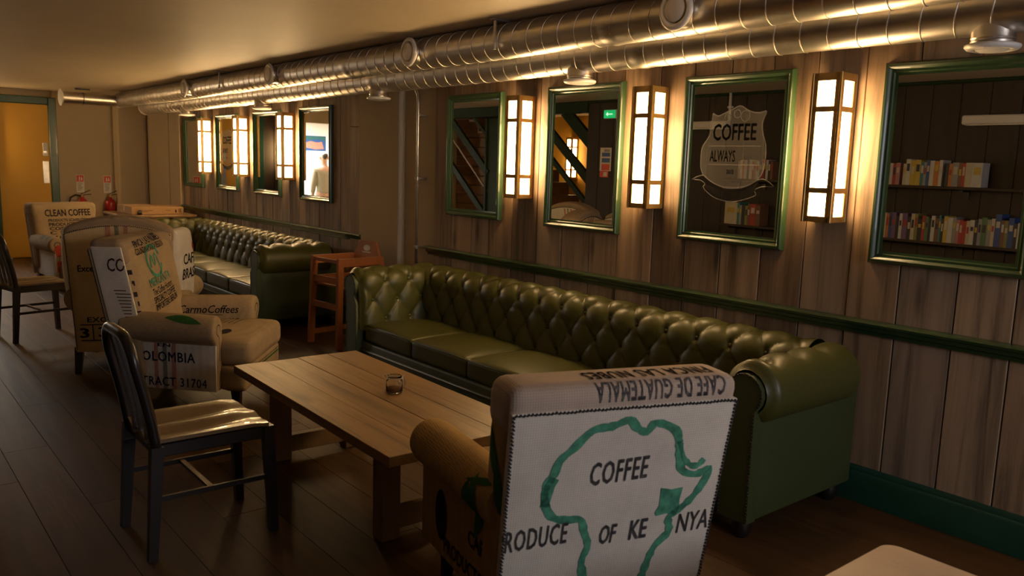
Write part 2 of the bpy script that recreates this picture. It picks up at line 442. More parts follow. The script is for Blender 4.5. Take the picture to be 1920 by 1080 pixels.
class Flat:
    """flat artwork in (u, v) metres"""
    def __init__(s): s.v = []; s.f = []
    def add(s, vs, fs):
        n = len(s.v); s.v += list(vs); s.f += [tuple(i + n for i in f) for f in fs]; return s
    def text(s, body, cx, cy, w, h, bold=0.02, shear=0.0, rot=0.0, space=1.0):
        vs, fs = text_geo(body, bold, shear, space)
        ca, sa = cos(rot), sin(rot)
        return s.add([(cx + x * w * ca - y * h * sa, cy + x * w * sa + y * h * ca) for x, y in vs], fs)
    def rect(s, x0, x1, y0, y1):
        return s.add([(x0, y0), (x1, y0), (x1, y1), (x0, y1)], [(0, 1, 2, 3)])
    def disc(s, cx, cy, rx, ry, n=24):
        return s.add([(cx + rx * cos(2 * pi * k / n), cy + ry * sin(2 * pi * k / n)) for k in range(n)], [tuple(range(n))])
    def ring(s, cx, cy, r, w, n=32, a0=0.0, a1=2 * pi):
        vs = []
        for k in range(n + 1):
            a = a0 + (a1 - a0) * k / n
            vs += [(cx + (r - w / 2) * cos(a), cy + (r - w / 2) * sin(a)), (cx + (r + w / 2) * cos(a), cy + (r + w / 2) * sin(a))]
        return s.add(vs, [(2 * k, 2 * k + 1, 2 * k + 3, 2 * k + 2) for k in range(n)])
    def stroke(s, pts, w, jitter=0.0, closed=False):
        P = [V((a, b)) for a, b in pts]
        Q = []
        for i in range(len(P) - 1):                      # smooth a little
            k = 4
            p0 = P[max(0, i - 1)]; p1 = P[i]; p2 = P[i + 1]; p3 = P[min(len(P) - 1, i + 2)]
            for j in range(k):
                t = j / k
                Q.append(0.5 * ((2 * p1) + (p2 - p0) * t + (2 * p0 - 5 * p1 + 4 * p2 - p3) * t * t + (3 * p1 - p0 - 3 * p2 + p3) * t ** 3))
        Q.append(P[-1])
        vs = []
        for i, p in enumerate(Q):
            d = (Q[min(len(Q) - 1, i + 1)] - Q[max(0, i - 1)])
            d = d.normalized() if d.length > 0 else V((1, 0))
            n = V((-d.y, d.x)); ww = w * (1 + random.uniform(-jitter, jitter))
            vs += [tuple(p + n * ww / 2), tuple(p - n * ww / 2)]
        return s.add(vs, [(2 * i, 2 * i + 1, 2 * i + 3, 2 * i + 2) for i in range(len(Q) - 1)])
    def poly(s, pts):
        return s.add(pts, [tuple(range(len(pts)))])
    def cut(s, step):
        bm = bmesh.new()
        vv = [bm.verts.new((x, y, 0)) for x, y in s.v]
        for f in s.f:
            try: bm.faces.new([vv[i] for i in f])
            except ValueError: pass
        bmesh.ops.triangulate(bm, faces=[f for f in bm.faces if len(f.verts) > 4])
        for ax in (0, 1):
            lo = min(p[ax] for p in s.v); hi = max(p[ax] for p in s.v)
            x = math.floor(lo / step) * step + step
            while x < hi:
                no = V((1, 0, 0)) if ax == 0 else V((0, 1, 0))
                bmesh.ops.bisect_plane(bm, geom=bm.verts[:] + bm.edges[:] + bm.faces[:], plane_co=no * x, plane_no=no)
                x += step
        bm.verts.index_update()
        s.v = [(v.co.x, v.co.y) for v in bm.verts]; s.f = [tuple(v.index for v in f.verts) for f in bm.faces]
        bm.free()
        return s
def bvh_of(*objs):
    vs = []; fs = []
    for o in objs:
        n = len(vs)
        vs += [v.co.copy() for v in o.data.vertices]
        fs += [tuple(i + n for i in p.vertices) for p in o.data.polygons]
    return BVHTree.FromPolygons(vs, fs)
def imprint(name, flat, m, parent, bvh, O, U, W, D, off=0.0025, step=0.04):
    """lay flat artwork on a surface: origin O, axes U and W, looking along D"""
    if step: flat.cut(step)
    O, U, W, D = V(O), V(U).normalized(), V(W).normalized(), V(D).normalized()
    g = G(); miss = set()
    for k, (x, y) in enumerate(flat.v):
        p = O + U * x + W * y
        q = p
        if bvh:
            hit = bvh.ray_cast(p - D * 0.6, D, 1.6)
            if hit[0] is None: miss.add(k)
            else: q = hit[0]
        g.v.append(tuple(q - D * off))
    keep = []
    for f in flat.f:
        if any(i in miss for i in f): continue
        c = [V(g.v[i]).dot(D) for i in f]
        if bvh and max(c) - min(c) > 0.12: continue            # would bridge from one surface to another
        keep.append(f)
    used = sorted({i for f in keep for i in f}); mp = {a: b for b, a in enumerate(used)}
    g.v = [g.v[i] for i in used]; g.f = [tuple(mp[i] for i in f) for f in keep]
    o = g.build(name, m, parent, fix=False)
    if len(keep) > 1: stuff(o)
    return o
# ================================================================== THE SHELL
W = 4.25           # the left wall stands at x = -W, the right (planked) wall at x = 0
YF = 14.6          # far wall
ZC = 2.58          # ceiling
floor = struct(G().box(-7.2, 0.15, -2.8, 18.2, -0.12, -0.022).build('floor', MT['oak_floor']))
random.seed(3)
bm_cache = {}
def board_mesh(key, sx, sy, sz, m, c=0.002):
    k = (key, round(sx, 3), round(sy, 3), round(sz, 3))
    if k not in bm_cache:
        bm_cache[k] = G().box(-sx / 2, sx / 2, -sy / 2, sy / 2, -sz / 2, sz / 2, c).mesh(key, m)
    return bm_cache[k]
row = 0
x = -W
BW = W / 19
while x < -0.01:
    y = -1.4 - random.choice([0.0, 0.5, 1.0, 1.5])
    while y < YF:
        L = random.choice([1.9, 2.2, 2.5])
        y1 = min(y + L, YF)
        if y1 - y > 0.1:
            link('floorboard', board_mesh('floorboard', BW - 0.0016, y1 - y - 0.002, 0.022, MT['oak_floor'], 0.0012), floor,
                 (x + BW / 2, (y + y1) / 2, -0.011 + random.uniform(-0.0008, 0.0)))
        y = y1
    x += BW
struct(G().box(-7.2, 0.15, -2.8, 18.2, ZC, ZC + 0.1).build('ceiling', MT['ceiling']))

# right wall: backing + planks
wall_right = struct(G().box(0.03, 0.16, -2.8, YF, 0, ZC).build('wall_right', MT['cream']))
bk_ = m_plain('dark_backing', (0.012, 0.009, 0.007), 0.9, 0, 0.1, 5, 0.0)
G().box(0.026, 0.0299, -0.6, 5.89, 0.0, ZC - 0.01).box(0.026, 0.0299, 7.2, 12.40, 0.0, ZC - 0.01).build('plank_backing', bk_, wall_right)
joints = [5.9, 5.64, 5.36, 5.12, 4.84, 4.55, 4.28, 4.0, 3.74, 3.44, 3.18, 2.92, 2.65, 2.385, 2.12, 1.86, 1.59, 1.34, 1.08, 0.82, 0.55, 0.28, 0.02, -0.25, -0.5]
far_j = [12.42 - 0.2415 * i for i in range(22)]
for js in (joints, far_j):
    for a, b in zip(js[:-1], js[1:]):
        th = random.choice([0.024, 0.027, 0.030])
        link('plank', board_mesh('plank', th, a - b - 0.006, ZC - 0.002, MT['plank'], 0.003), wall_right, (0.03 - th / 2, (a + b) / 2, ZC / 2))
link('corner_post', board_mesh('corner_post', 0.06, 0.19, ZC - 0.6, MT['plank'], 0.004), wall_right, (0.0, 7.245, (ZC - 0.6) / 2))
link('corner_post', board_mesh('corner_post', 0.055, 0.19, 0.596, MT['plank'], 0.004), wall_right, (0.0, 7.245, ZC - 0.3))
struct(G().box(-0.04, 0.03, 6.425, 7.14, 0, ZC, 0.004).build('column', MT['cream']))
struct(G().box(-0.041, 0.03, 6.42, 6.424, 0, ZC).build('column_side_tint', MT['grey_side_light']))  # thin added sheet: how light falls on the column's side, put into colour
struct(G().box(-0.05, 0.03, 12.45, 12.93, 0, ZC, 0.006).box(-0.05, 0.03, 12.96, 13.2, 0, ZC, 0.006).build('column', MT['cream']))

# dado rails, skirting
dado = [(0.0, 0.872), (0.018, 0.872), (0.022, 0.890), (0.040, 0.897), (0.046, 0.915), (0.058, 0.921), (0.062, 0.934), (0.056, 0.944), (0.0, 0.946)]
pl = lambda p, a: (-p[0], a, p[1])
struct(G().prism(dado, -0.5, 5.95, pl).build('trim_1', MT['green_paint'], smooth=RAD(30)))
struct(G().prism(dado, 7.10, 12.42, pl).build('trim_2', MT['green_paint'], smooth=RAD(30)))
skirt = [(0.0, 0.0), (0.022, 0.0), (0.022, 0.148), (0.018, 0.158), (0.014, 0.162), (0.014, 0.176), (0.008, 0.188), (0.0, 0.19)]
struct(G().prism(skirt, -0.5, 5.9, pl).build('baseboard_right', MT['dark_green_paint'], smooth=RAD(30)))
struct(G().prism(skirt, 7.15, 12.42, pl).build('baseboard_right', MT['dark_green_paint'], smooth=RAD(30)))

# far wall: cream, yellow door in a green frame, dark boarding, kitchen doorway
wf = G().box(-1.28, 0.03, YF, YF + 0.15, 0, ZC)
wf.box(-2.80, -1.28, YF + 0.05, YF + 0.15, 0, ZC).box(-7.2, -3.75, YF, YF + 0.15, 0, ZC).box(-3.75, -2.80, YF, YF + 0.15, 2.34, ZC)
wall_far = struct(wf.build('wall_far', MT['cream']))
for i in range(3):
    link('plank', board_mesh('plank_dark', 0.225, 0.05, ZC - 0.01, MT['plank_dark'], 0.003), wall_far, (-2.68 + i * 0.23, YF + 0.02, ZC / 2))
door = struct(thing('door_1', 'ochre yellow door in a dark green frame at the far end', 'door', (-1.66, YF, 0)))
del door['category']
G().box(-0.37, 0.32, -0.005, 0.045, 0.01, 2.36, 0.004).build('door_leaf', MT['yellow'], door)
G().box(0.32, 0.43, -0.035, 0.05, 0, 2.475, 0.008).box(-0.48, -0.37, -0.035, 0.05, 0, 2.475, 0.008).box(-0.37, 0.32, -0.035, 0.05, 2.365, 2.475, 0.008).build('door_frame', MT['dark_green_paint'], door)
G().box(0.225, 0.295, -0.014, -0.004, 1.58, 1.78, 0.004).build('lock_plate', MT['white_dull'], door)
hp = G().box(0.215, 0.30, -0.013, -0.004, 1.16, 1.50, 0.004).build('push_plate', MT['conduit'], door)
G().box(0.235, 0.28, -0.02, -0.013, 1.62, 1.66, 0.002).build('keyhole_cover', MT['conduit'], door)
struct(G().box(-1.22, 0.02, YF - 0.02, YF, 0, 0.17, 0.004).build('baseboard_far', MT['dark_green_paint']))
struct(G().box(-0.42, 0.03, 14.3, YF, 0, ZC, 0.02).build('column', MT['cream']))

# left wall (seen in the mirrors): dark planks, opening to the stairs
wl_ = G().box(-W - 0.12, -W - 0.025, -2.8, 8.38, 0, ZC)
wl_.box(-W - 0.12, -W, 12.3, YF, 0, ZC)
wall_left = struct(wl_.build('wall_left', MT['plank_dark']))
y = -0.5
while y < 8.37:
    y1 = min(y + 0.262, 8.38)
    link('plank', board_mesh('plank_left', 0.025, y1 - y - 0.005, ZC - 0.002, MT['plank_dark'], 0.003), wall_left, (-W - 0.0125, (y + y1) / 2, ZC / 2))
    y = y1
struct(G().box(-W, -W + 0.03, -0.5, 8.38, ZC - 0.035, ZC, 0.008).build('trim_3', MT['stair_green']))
struct(G().box(-W - 0.12, -W + 0.02, 8.38, 12.3, ZC - 0.16, ZC, 0.008).build('trim_4', MT['stair_green']))
struct(G().box(-7.2, 0.15, -2.9, -2.8, 0, ZC).build('wall_near', MT['cream']))
hall = G().box(-7.2, -W - 0.12, 8.2, 8.32, 0, ZC).box(-7.3, -7.2, -2.8, YF, 0, ZC)
struct(hall.build('wall_hall', MT['cream']))
struct(G().box(-6.6, -6.5, 8.32, 13.2, 0, ZC).build('wall_stair', MT['yellow']))

# ================================================================== MIRRORS
FRAME = [(0.0, 0.0), (0.0, 0.028), (0.008, 0.040), (0.020, 0.043), (0.029, 0.036), (0.034, 0.027), (0.044, 0.027), (0.049, 0.019), (0.060, 0.015), (0.060, 0.0)]
def frame_geo(hw, hh):
    vs = []; fs = []
    n = len(FRAME)
    for sx, sz in ((-1, -1), (1, -1), (1, 1), (-1, 1)):
        for w, h in FRAME:
            vs.append((-h, sx * (hw - w), sz * (hh - w)))
    for k in range(4):
        k2 = (k + 1) % 4
        for i in range(n - 1):
            fs.append((k * n + i, k2 * n + i, k2 * n + i + 1, k * n + i + 1))
    return G().add(vs, fs)
def etch_badge(parent):
    """frosted shield with a ribbon, lettered COFFEE over ALWAYS"""
    U, Wd, D = (0, -1, 0), (0, 0, 1), (1, 0, 0)
    k = 0.00084
    def P(x, y): return ((x - 445) * k, (520 - y) * k)
    sh = [(255, 205), (300, 225), (340, 212), (400, 190), (470, 162), (530, 190), (570, 205), (620, 212), (680, 205), (655, 270), (660, 340), (690, 420), (695, 520), (680, 600), (640, 650),
          (560, 690), (440, 705), (320, 690), (225, 640), (180, 580), (175, 470), (190, 420), (235, 360), (248, 290)]
    f = Flat().poly([P(*p) for p in sh])
    imprint('etched_badge', f, MT['etch'], parent, None, (-0.0135, 0, 0), U, Wd, D, 0, 0)
    f = Flat().stroke([P(*p) for p in sh + sh[:1]], 0.006)
    rb = [(105, 660), (200, 628), (260, 660), (350, 700), (440, 712), (560, 695), (680, 640), (770, 685), (690, 690), (630, 715), (638, 750), (520, 790), (420, 800), (300, 775), (212, 715), (225, 690), (180, 664), (105, 660)]
    f.stroke([P(*p) for p in rb], 0.005)
    for yy in (425, 550):
        f.rect(P(240, yy)[0], P(650, yy)[0], P(0, yy + 5)[1], P(0, yy)[1])
    f.ring(*P(380, 240), 0.022, 0.004); f.ring(*P(520, 230), 0.030, 0.004); f.ring(*P(455, 215), 0.022, 0.004)
    imprint('etched_outline', f, MT['etch_line'], parent, None, (-0.0137, 0, 0), U, Wd, D, 0, 0)
    f = Flat().text('COFFEE', *P(440, 335), 350 * k, 115 * k, 0.03)
    f.text('ALWAYS', *P(355, 495), 210 * k, 80 * k, 0.02)
    f.text('2012', *P(425, 600), 60 * k, 32 * k, 0.02)
    f.poly([P(*p) for p in [(228, 690), (350, 725), (440, 735), (560, 715), (650, 665), (625, 740), (520, 778), (420, 788), (300, 762), (222, 712)]])
    imprint('etched_lettering', f, MT['etch_dark'], parent, None, (-0.0139, 0, 0), U, Wd, D, 0, 0)
def mirror(yc, zc, hw, hh, label, group, etched=False):
    t = thing('wall_mirror', label, 'mirror', (0, yc, zc), 0, group)
    frame_geo(hw, hh).build('frame', MT['green_paint'], t, RAD(35))
    G().box(-0.013, -0.003, -hw + 0.055, hw - 0.055, -hh + 0.055, hh - 0.055).build('mirror_glass', MT['mirror'], t)
    if etched: etch_badge(t)
    return t
gN, gF = 'green framed mirrors over the near sofa', 'green framed mirrors over the far sofa'
mirror(5.318, 1.72, 0.358, 0.486, 'green framed mirror reflecting the staircase, leftmost over the near sofa', gN)
mirror(4.08, 1.72, 0.361, 0.490, 'green framed mirror reflecting the exit sign and yellow hall', gN)
mirror(2.86, 1.725, 0.361, 0.480, 'green framed mirror etched with a large coffee badge, over the near sofa', gN, True)
mirror(1.655, 1.715, 0.358, 0.480, 'large green framed mirror reflecting two book shelves, at right edge', gN)
mirror(8.115, 1.712, 0.367, 0.497, 'green framed mirror reflecting the bright white kitchen', gF)
mirror(9.385, 1.712, 0.380, 0.488, 'green framed mirror reflecting dark boards, second from the pale column', gF)
mirror(10.655, 1.710, 0.366, 0.484, 'green framed mirror with small etched badge reflecting the yellow door', gF, True)
mirror(11.93, 1.705, 0.378, 0.486, 'green framed mirror reflecting cream wall and fire sign, farthest of all', gF)

# ================================================================== WALL LAMPS
def sconce(loc, label, group, rz=0.0):
    t = thing('wall_lamp', label, 'lamp', loc, rz, group)
    hw, d, hh = 0.075, 0.15, 0.365
    zs = [(0.330, 0.205), (0.178, -0.195), (-0.222, -0.338)]
    G().box(-0.006, 0, -hw - 0.004, hw + 0.004, -hh, hh, 0.002).build('back_plate', MT['brass'], t)
    def face(place, w0, w1):
        g = G()
        rails = [(hh, zs[0][0]), (zs[0][1], zs[1][0]), (zs[1][1], zs[2][0]), (zs[2][1], -hh)]
        for a, b in rails: g.box(*place(w0, w1, b, a))
        g.box(*place(w0, w0 + 0.028, -hh, hh)); g.box(*place(w1 - 0.028, w1, -hh, hh))
        return g
    fr = lambda a, b, z0, z1: (-d - 0.002, -d + 0.003, a, b, z0, z1)
    sn = lambda a, b, z0, z1: (a, b, -hw - 0.002, -hw + 0.003, z0, z1)
    sf = lambda a, b, z0, z1: (a, b, hw - 0.003, hw + 0.002, z0, z1)
    g = face(fr, -hw, hw)
    for pf, (a, b) in ((sn, (-d, -0.002)), (sf, (-d, -0.002))):
        q = face(pf, a, b); g.add(q.v, q.f)
    g.build('frame', MT['brass'], t)
    for s in (-1, 1):
        G().box(-d - 0.006, -d + 0.008, s * hw - 0.007, s * hw + 0.007, -hh - 0.004, hh + 0.004, 0.002).build('corner_rod', MT['brass_bright'], t)
        G().box(-d, -0.001, -hw, hw, s * hh - 0.003, s * hh + 0.003, 0.001).build('end_plate', MT['brass'], t)
    for i, (a, b) in enumerate(zs):
        m = MT['pane'] if i == 1 else MT['pane_end']
        G().box(-d + 0.004, -d + 0.007, -hw + 0.02, hw - 0.02, b - 0.004, a + 0.004).build('glass_pane', m, t)
        G().box(-d + 0.02, -0.022, -hw + 0.004, -hw + 0.007, b - 0.004, a + 0.004).build('glass_pane', m, t)
        G().box(-d + 0.02, -0.022, hw - 0.007, hw - 0.004, b - 0.004, a + 0.004).build('glass_pane', m, t)
    return t
gL, gLF = 'brass box lamps over the near sofa', 'brass box lamps over the far sofa'
lamp0 = sconce((0, 2.24, 1.787), 'lit brass box wall lamp between badge mirror and the shelf-reflecting mirror', gL)
for yy, la, gr in ((3.445, 'lit brass box wall lamp between exit-sign mirror and the badge mirror', gL), (4.685, 'lit brass box wall lamp beside the staircase-reflecting mirror', gL),
                   (8.735, 'lit brass wall lamp beside the mirror that reflects the kitchen', gLF), (10.03, 'lit brass wall lamp in the middle over the far sofa', gLF), (11.29, 'lit brass wall lamp farthest along the right wall', gLF)):
    c = copy_thing(lamp0, (0, yy, 1.787), label=la); c['group'] = gr
copy_thing(lamp0, (-2.47, YF - 0.03, 1.79), RAD(90), 'lit brass wall lamp on the dark boards beside the yellow door')['group'] = 'brass box lamps at the far end'
copy_thing(lamp0, (-6.495, 10.98, 1.83), RAD(180), 'lit brass wall lamp on yellow stair wall, seen in a mirror')['group'] = 'brass box lamp on the stairs'

# ================================================================== DUCTS
def duct(label, cx, cz, r, y0, y1, ph):
    t = thing('ventilation_duct', label, 'duct', (cx, y0, cz))
    L = y1 - y0
    n = 36
    k = int(L / 0.5)
    G().grid(lambda u, v: (r * cos(2 * pi * u), v * L, r * sin(2 * pi * u)), n, k, True).build('duct_body', MT['steel'], t, True)
    pitch = 0.142; turns = L / pitch
    pts = []
    N = int(turns * 20)
    for i in range(N + 1):
        a = 2 * pi * i / 20 + ph
        pts.append((cos(a) * (r + 0.001), i / N * L, sin(a) * (r + 0.001)))
    stuff(G().tube(pts, 0.003, 5).build('spiral_seam', MT['seam'], t, True))
    yj = 1.9
    while yj < L:
        G().grid(lambda u, v: ((r + 0.005 - 0.004 * abs(2 * v - 1)) * cos(2 * pi * u), yj + 0.11 * (v - 0.5), (r + 0.005 - 0.004 * abs(2 * v - 1)) * sin(2 * pi * u)), n, 4, True).build('joint_sleeve', MT['steel'], t, True)
        yj += 3.05
    G().lathe([(0.001, 0), (r * 0.8, 0.004), (r + 0.004, 0.0), (r + 0.004, -0.03)], 32, Matrix.Translation((0, L, 0)) @ Matrix.Rotation(-pi / 2, 4, 'X')).build('end_cap', MT['steel'], t, RAD(40))
    return t
R1 = 0.112
dU = duct('upper galvanised spiral duct with valves on its side, nearer the room', -0.50, 2.458, R1, -1.6, 13.75, 0.0)
dL = duct('lower galvanised spiral duct with valves underneath, nearer the wall', -0.245, 2.358, R1, -1.6, 13.35, 1.2)
# short branch across the far end
br = G()
br.grid(lambda u, v: (-0.10 - 0.73 * v, 15.22 + 0.085 * cos(2 * pi * u), -0.02 + 0.085 * sin(2 * pi * u)), 24, 6, True)
br.build('branch_duct', MT['steel'], dU, True)
G().lathe([(0.02, 0.0), (0.10, 0.0), (0.122, 0.012), (0.122, 0.022), (0.085, 0.035), (0.085, 0.05)], 28, Matrix.Translation((-0.86, 15.22, -0.02)) @ Matrix.Rotation(pi / 2, 4, 'Y')).build('branch_valve', MT['white'], dU, RAD(40))
def valve(parent, loc, side):
    """white plate valve (opens downwards, plate at z = 0) on a steel collar: part of its duct"""
    rim = [(0.066, 0.016), (0.070, 0.004), (0.080, -0.006), (0.096, -0.002), (0.105, 0.008), (0.104, 0.016), (0.086, 0.022)]
    v = G().lathe(rim, 36).build('air_valve', MT['white'], parent, True)
    v['label'] = 'round white air valve'
    v.location = V(loc) - parent.location
    if side: v.rotation_euler = (0, RAD(90), 0)
    G().lathe([(0.001, -0.010), (0.05, -0.009), (0.062, -0.004), (0.063, 0.006), (0.001, 0.008)], 32).build('valve_disc', MT['white'], v, RAD(40))
    G().lathe([(0.081, 0.018), (0.084, 0.03), (0.081, 0.036), (0.084, 0.042), (0.082, 0.05), (0.082, 0.115), (0.09, 0.12)], 32).build('valve_collar', MT['steel'], v, RAD(35))
for yy in (1.46, 3.90, 6.42, 8.965, 11.486): valve(dL, (-0.245, yy, 2.188), False)
for yy in (2.80, 5.29, 7.80, 10.30): valve(dU, (-0.665, yy, 2.452), True)
# strap hangers of the upper duct
for yy in (4.30, 9.2, 1.7):
    q = G().box(-0.16, 0.16, -0.02, 0.02, -0.012, 0.0, 0.003).build('hanger_plate', MT['conduit'], dU)
    q.location = V((-0.50, yy, 2.579)) - dU.location
    G().box(-0.135, -0.125, -0.012, 0.012, -0.16, -0.01, 0.002).build('hanger_strap', MT['conduit'], q)
    G().tube([(-0.13, 0, -0.15), (-0.13, 0, -0.19)], 0.012, 10).build('hanger_bolt', MT['conduit'], q)
q = G().box(-0.1, 0.1, -0.01, 0.01, -0.02, 0, 0.002).build('hanger_plate', MT['black'], dU)
q.location = V((-1.05, 13.62, 2.579)) - dU.location
G().grid(lambda u, v: (0.01 * (v - 0.5), 0.09 * cos(2 * pi * u), -0.142 + 0.09 * sin(2 * pi * u)), 20, 1, True).build('hanger_strap', MT['black'], q)
# conduit on the pale wall
t = thing('conduit', 'thin galvanised conduit pipe running up the pale wall', 'pipe', (-0.05, 6.088, 0.2))
G().tube([(0, 0, 0), (0, 0, 1.95), (0, 0.01, 2.03), (-0.01, 0.05, 2.10), (-0.03, 0.10, 2.15), (-0.05, 0.14, 2.21), (-0.05, 0.15, 2.3)], 0.013, 10).build('pipe', MT['conduit'], t, True)
for z in (0.72, 1.32, 1.86):
    G().lathe([(0.013, -0.012), (0.02, -0.012), (0.02, 0.012), (0.013, 0.012)], 12, Matrix.Translation((0, 0, z))).box(-0.006, 0.079, -0.028, 0.028, z - 0.009, z + 0.009, 0.002).build('saddle_clip', MT['conduit'], t)
# ================================================================== CHESTERFIELD SOFAS
PT, PS, S0, ROWS = 0.222, 0.150, 0.080, 4
ARC_C, ARC_R = (0.145, 0.69), 0.122
SA = 0.30
def prof(s):
    """upholstery section: inner face, roll over the top, down the outside -> (u, z, nu, nz)"""
    if s <= SA:
        k = s / SA
        return (0.024 * k, 0.36 + 0.30 * k, -0.997, 0.08)
    a = RAD(194) - (s - SA) / ARC_R
    return (ARC_C[0] + ARC_R * cos(a), ARC_C[1] + ARC_R * sin(a), cos(a), sin(a))
S_END = SA + ARC_R * RAD(194 + 62)
def sm(x):
    x = max(0.0, min(1.0, x)); return x * x * (3 - 2 * x)
def puff(s, t):
    jj = max(0.0, min(ROWS - 1.0, (s - S0) / PS))
    a = t / PT + jj / 2; b = t / PT - jj / 2
    h = (abs(sin(pi * a)) * abs(sin(pi * b))) ** 0.40
    Hh = 0.030
    k = sm((s - (S0 + (ROWS - 1) * PS) + 0.02) / 0.11)
    val = Hh * (h * (1 - k) + 0.72 * k)
    # button dimples
    j = round((s - S0) / PS)
    if 0 <= j <= ROWS - 1:
        off = (j % 2) * 0.5
        i = round(t / PT - off)
        d2 = ((t - (i + off) * PT) ** 2 + (s - S0 - j * PS) ** 2) / 0.020 ** 2
        val -= 0.017 * math.exp(-d2)
    return val
def tufted(length, nt, ns, place, round_start=False):
    """place(u, z, t) -> point"""
    g = G()
    def fn(a, b):
        s = a * S_END; t = b * length
        u, z, nu, nz = prof(s)
        h = puff(s, t)
        if round_start:
            e = 1 - sm(t / 0.055)
            h *= 1 - 0.6 * e
            q = 0.030 * e * e
            h -= q
        return place(u + nu * h, z + nz * h, t)
    g.grid(fn, ns, nt)
    return g
def buttons(length, place, t0):
    g = G()
    for j in range(ROWS):
        s = S0 + j * PS; u, z, nu, nz = prof(s)
        off = (j % 2) * 0.5
        i = 0
        while (i + off) * PT < length - 0.05:
            t = (i + off) * PT; i += 1
            if t < t0: continue
            c = V(place(u - nu * 0.006, z - nz * 0.006, t)); q = V(place(u + nu, z + nz, t)) - V(place(u, z, t))
            M = Matrix.Translation(c) @ q.to_track_quat('Z', 'Y').to_matrix().to_4x4()
            g.lathe([(0.013, -0.003), (0.012, 0.003), (0.007, 0.007), (0.001, 0.008)], 8, M)
    return g
def make_sofa():
    Y0, Y1 = 2.20, 5.52             # inner faces of the arms
    t = thing('chesterfield_sofa', 'near green leather chesterfield sofa with deep buttoned back behind the coffee table', 'sofa', (0, 0, 0), 0, 'green chesterfield sofas along the planked wall')
    pb = lambda u, z, tt: (-0.345 + u, Y0 - 0.06 + tt, z)
    Lb = Y1 - Y0 + 0.12
    tufted(Lb, 300, 64, pb).build('back', MT['leather'], t, True, fix=True)
    stuff(buttons(Lb, pb, 0.1).build('back_buttons', MT['leather'], t, True))
    G().rbox(-0.17, -0.035, Y0 - 0.2, Y1 + 0.2, 0.10, 0.66, 0.02, 3).build('back_panel', MT['leather_panel'], t, True)
    for name, pa, ys in (('near', lambda u, z, tt: (-0.905 + tt, Y0 - u, z), -1), ('far', lambda u, z, tt: (-0.905 + tt, Y1 + u, z), 1)):
        yb = Y0 if ys < 0 else Y1
        La = 0.72
        arm = tufted(La, 66, 62, pa, True).build('arm', MT['leather'], t, True)
        stuff(buttons(La, pa, 0.05).build('arm_buttons', MT['leather'], arm, True))
        yy = lambda u: yb + ys * u
        a, b = sorted((yy(0.055), yy(0.205)))
        G().rbox(-0.90, -0.03, a, b, 0.10, 0.64, 0.016, 4).build('arm_panel', MT['leather_panel'], arm, True)
        # scroll-topped facing on the front of the arm
        poly = [(0.045, 0.10), (0.205, 0.10), (0.205, 0.60)]
        for k in range(13):
            an = RAD(-48 + 276 * k / 12)
            poly.append((ARC_C[0] + 0.092 * cos(an), ARC_C[1] + 0.092 * sin(an)))
        poly.append((0.045, 0.56))
        G().prism(poly, -0.928, -0.862, lambda p, q: (q, yy(p[0]), p[1])).build('arm_facing', MT['leather_panel'], arm, RAD(40))
        g = G()
        edge = []
        for i in range(33): edge.append((0.199, 0.11 + 0.0155 * i))
        for k in range(26):
            an = RAD(-40 + 262 * k / 25)
            edge.append((ARC_C[0] + 0.086 * cos(an), ARC_C[1] + 0.086 * sin(an)))
        for i in range(28): edge.append((0.051, 0.56 - 0.0165 * i))
        for u, z in edge:
            g.lathe([(0.0062, 0.0), (0.005, 0.003), (0.001, 0.005)], 6, Matrix.Translation((-0.928, yy(u), z)) @ Matrix.Rotation(-pi / 2, 4, 'Y'))
        stuff(g.build('nail_heads', MT['dark_metal'], arm, True))
    G().rbox(-0.885, -0.30, Y0 - 0.05, Y1 + 0.05, 0.10, 0.272, 0.018, 3).build('seat_base', MT['leather_panel'], t, True)
    G().tube([(-0.886, Y0 - 0.04, 0.205), (-0.886, Y1 + 0.04, 0.205)], 0.012, 8).build('rail_piping', MT['leather'], t, True)
    n = 5; w = (Y1 - Y0) / n
    def bulge(cy):
        def f(p):
            kx = max(0, 1 - ((p.x + 0.595) / 0.30) ** 2); ky = max(0, 1 - ((p.y - cy) / (w / 2)) ** 2)
            k = (max(0, kx) * max(0, ky)) ** 0.5
            return V((p.x, p.y, p.z + (0.032 * k if p.z > 0.34 else 0)))
        return f
    for i in range(n):
        ya = Y0 + i * w + 0.003; yb2 = Y0 + (i + 1) * w - 0.003
        c = G().rbox(-0.88, -0.315, ya, yb2, 0.272, 0.405, 0.028, 10, bulge((ya + yb2) / 2)).build('seat_cushion', MT['leather'], t, True)
        pts = [(-0.874, ya + 0.012, 0.398), (-0.874, yb2 - 0.012, 0.398)]
        G().tube(pts, 0.005, 6).build('piping', MT['leather_panel'], c, True)
    for xx in (-0.85, -0.10):
        for yy2 in (Y0 - 0.13, Y1 + 0.13):
            G().lathe([(0.028, 0), (0.042, 0.025), (0.046, 0.055), (0.04, 0.09), (0.036, 0.102)], 16, Matrix.Translation((xx, yy2, 0))).build('foot', MT['black_wood'], t, RAD(40))
    return t
sofa = make_sofa()
copy_thing(sofa, (0, 5.50, 0), label='far green leather chesterfield sofa in front of the narrow mirrors, beside the high chair')

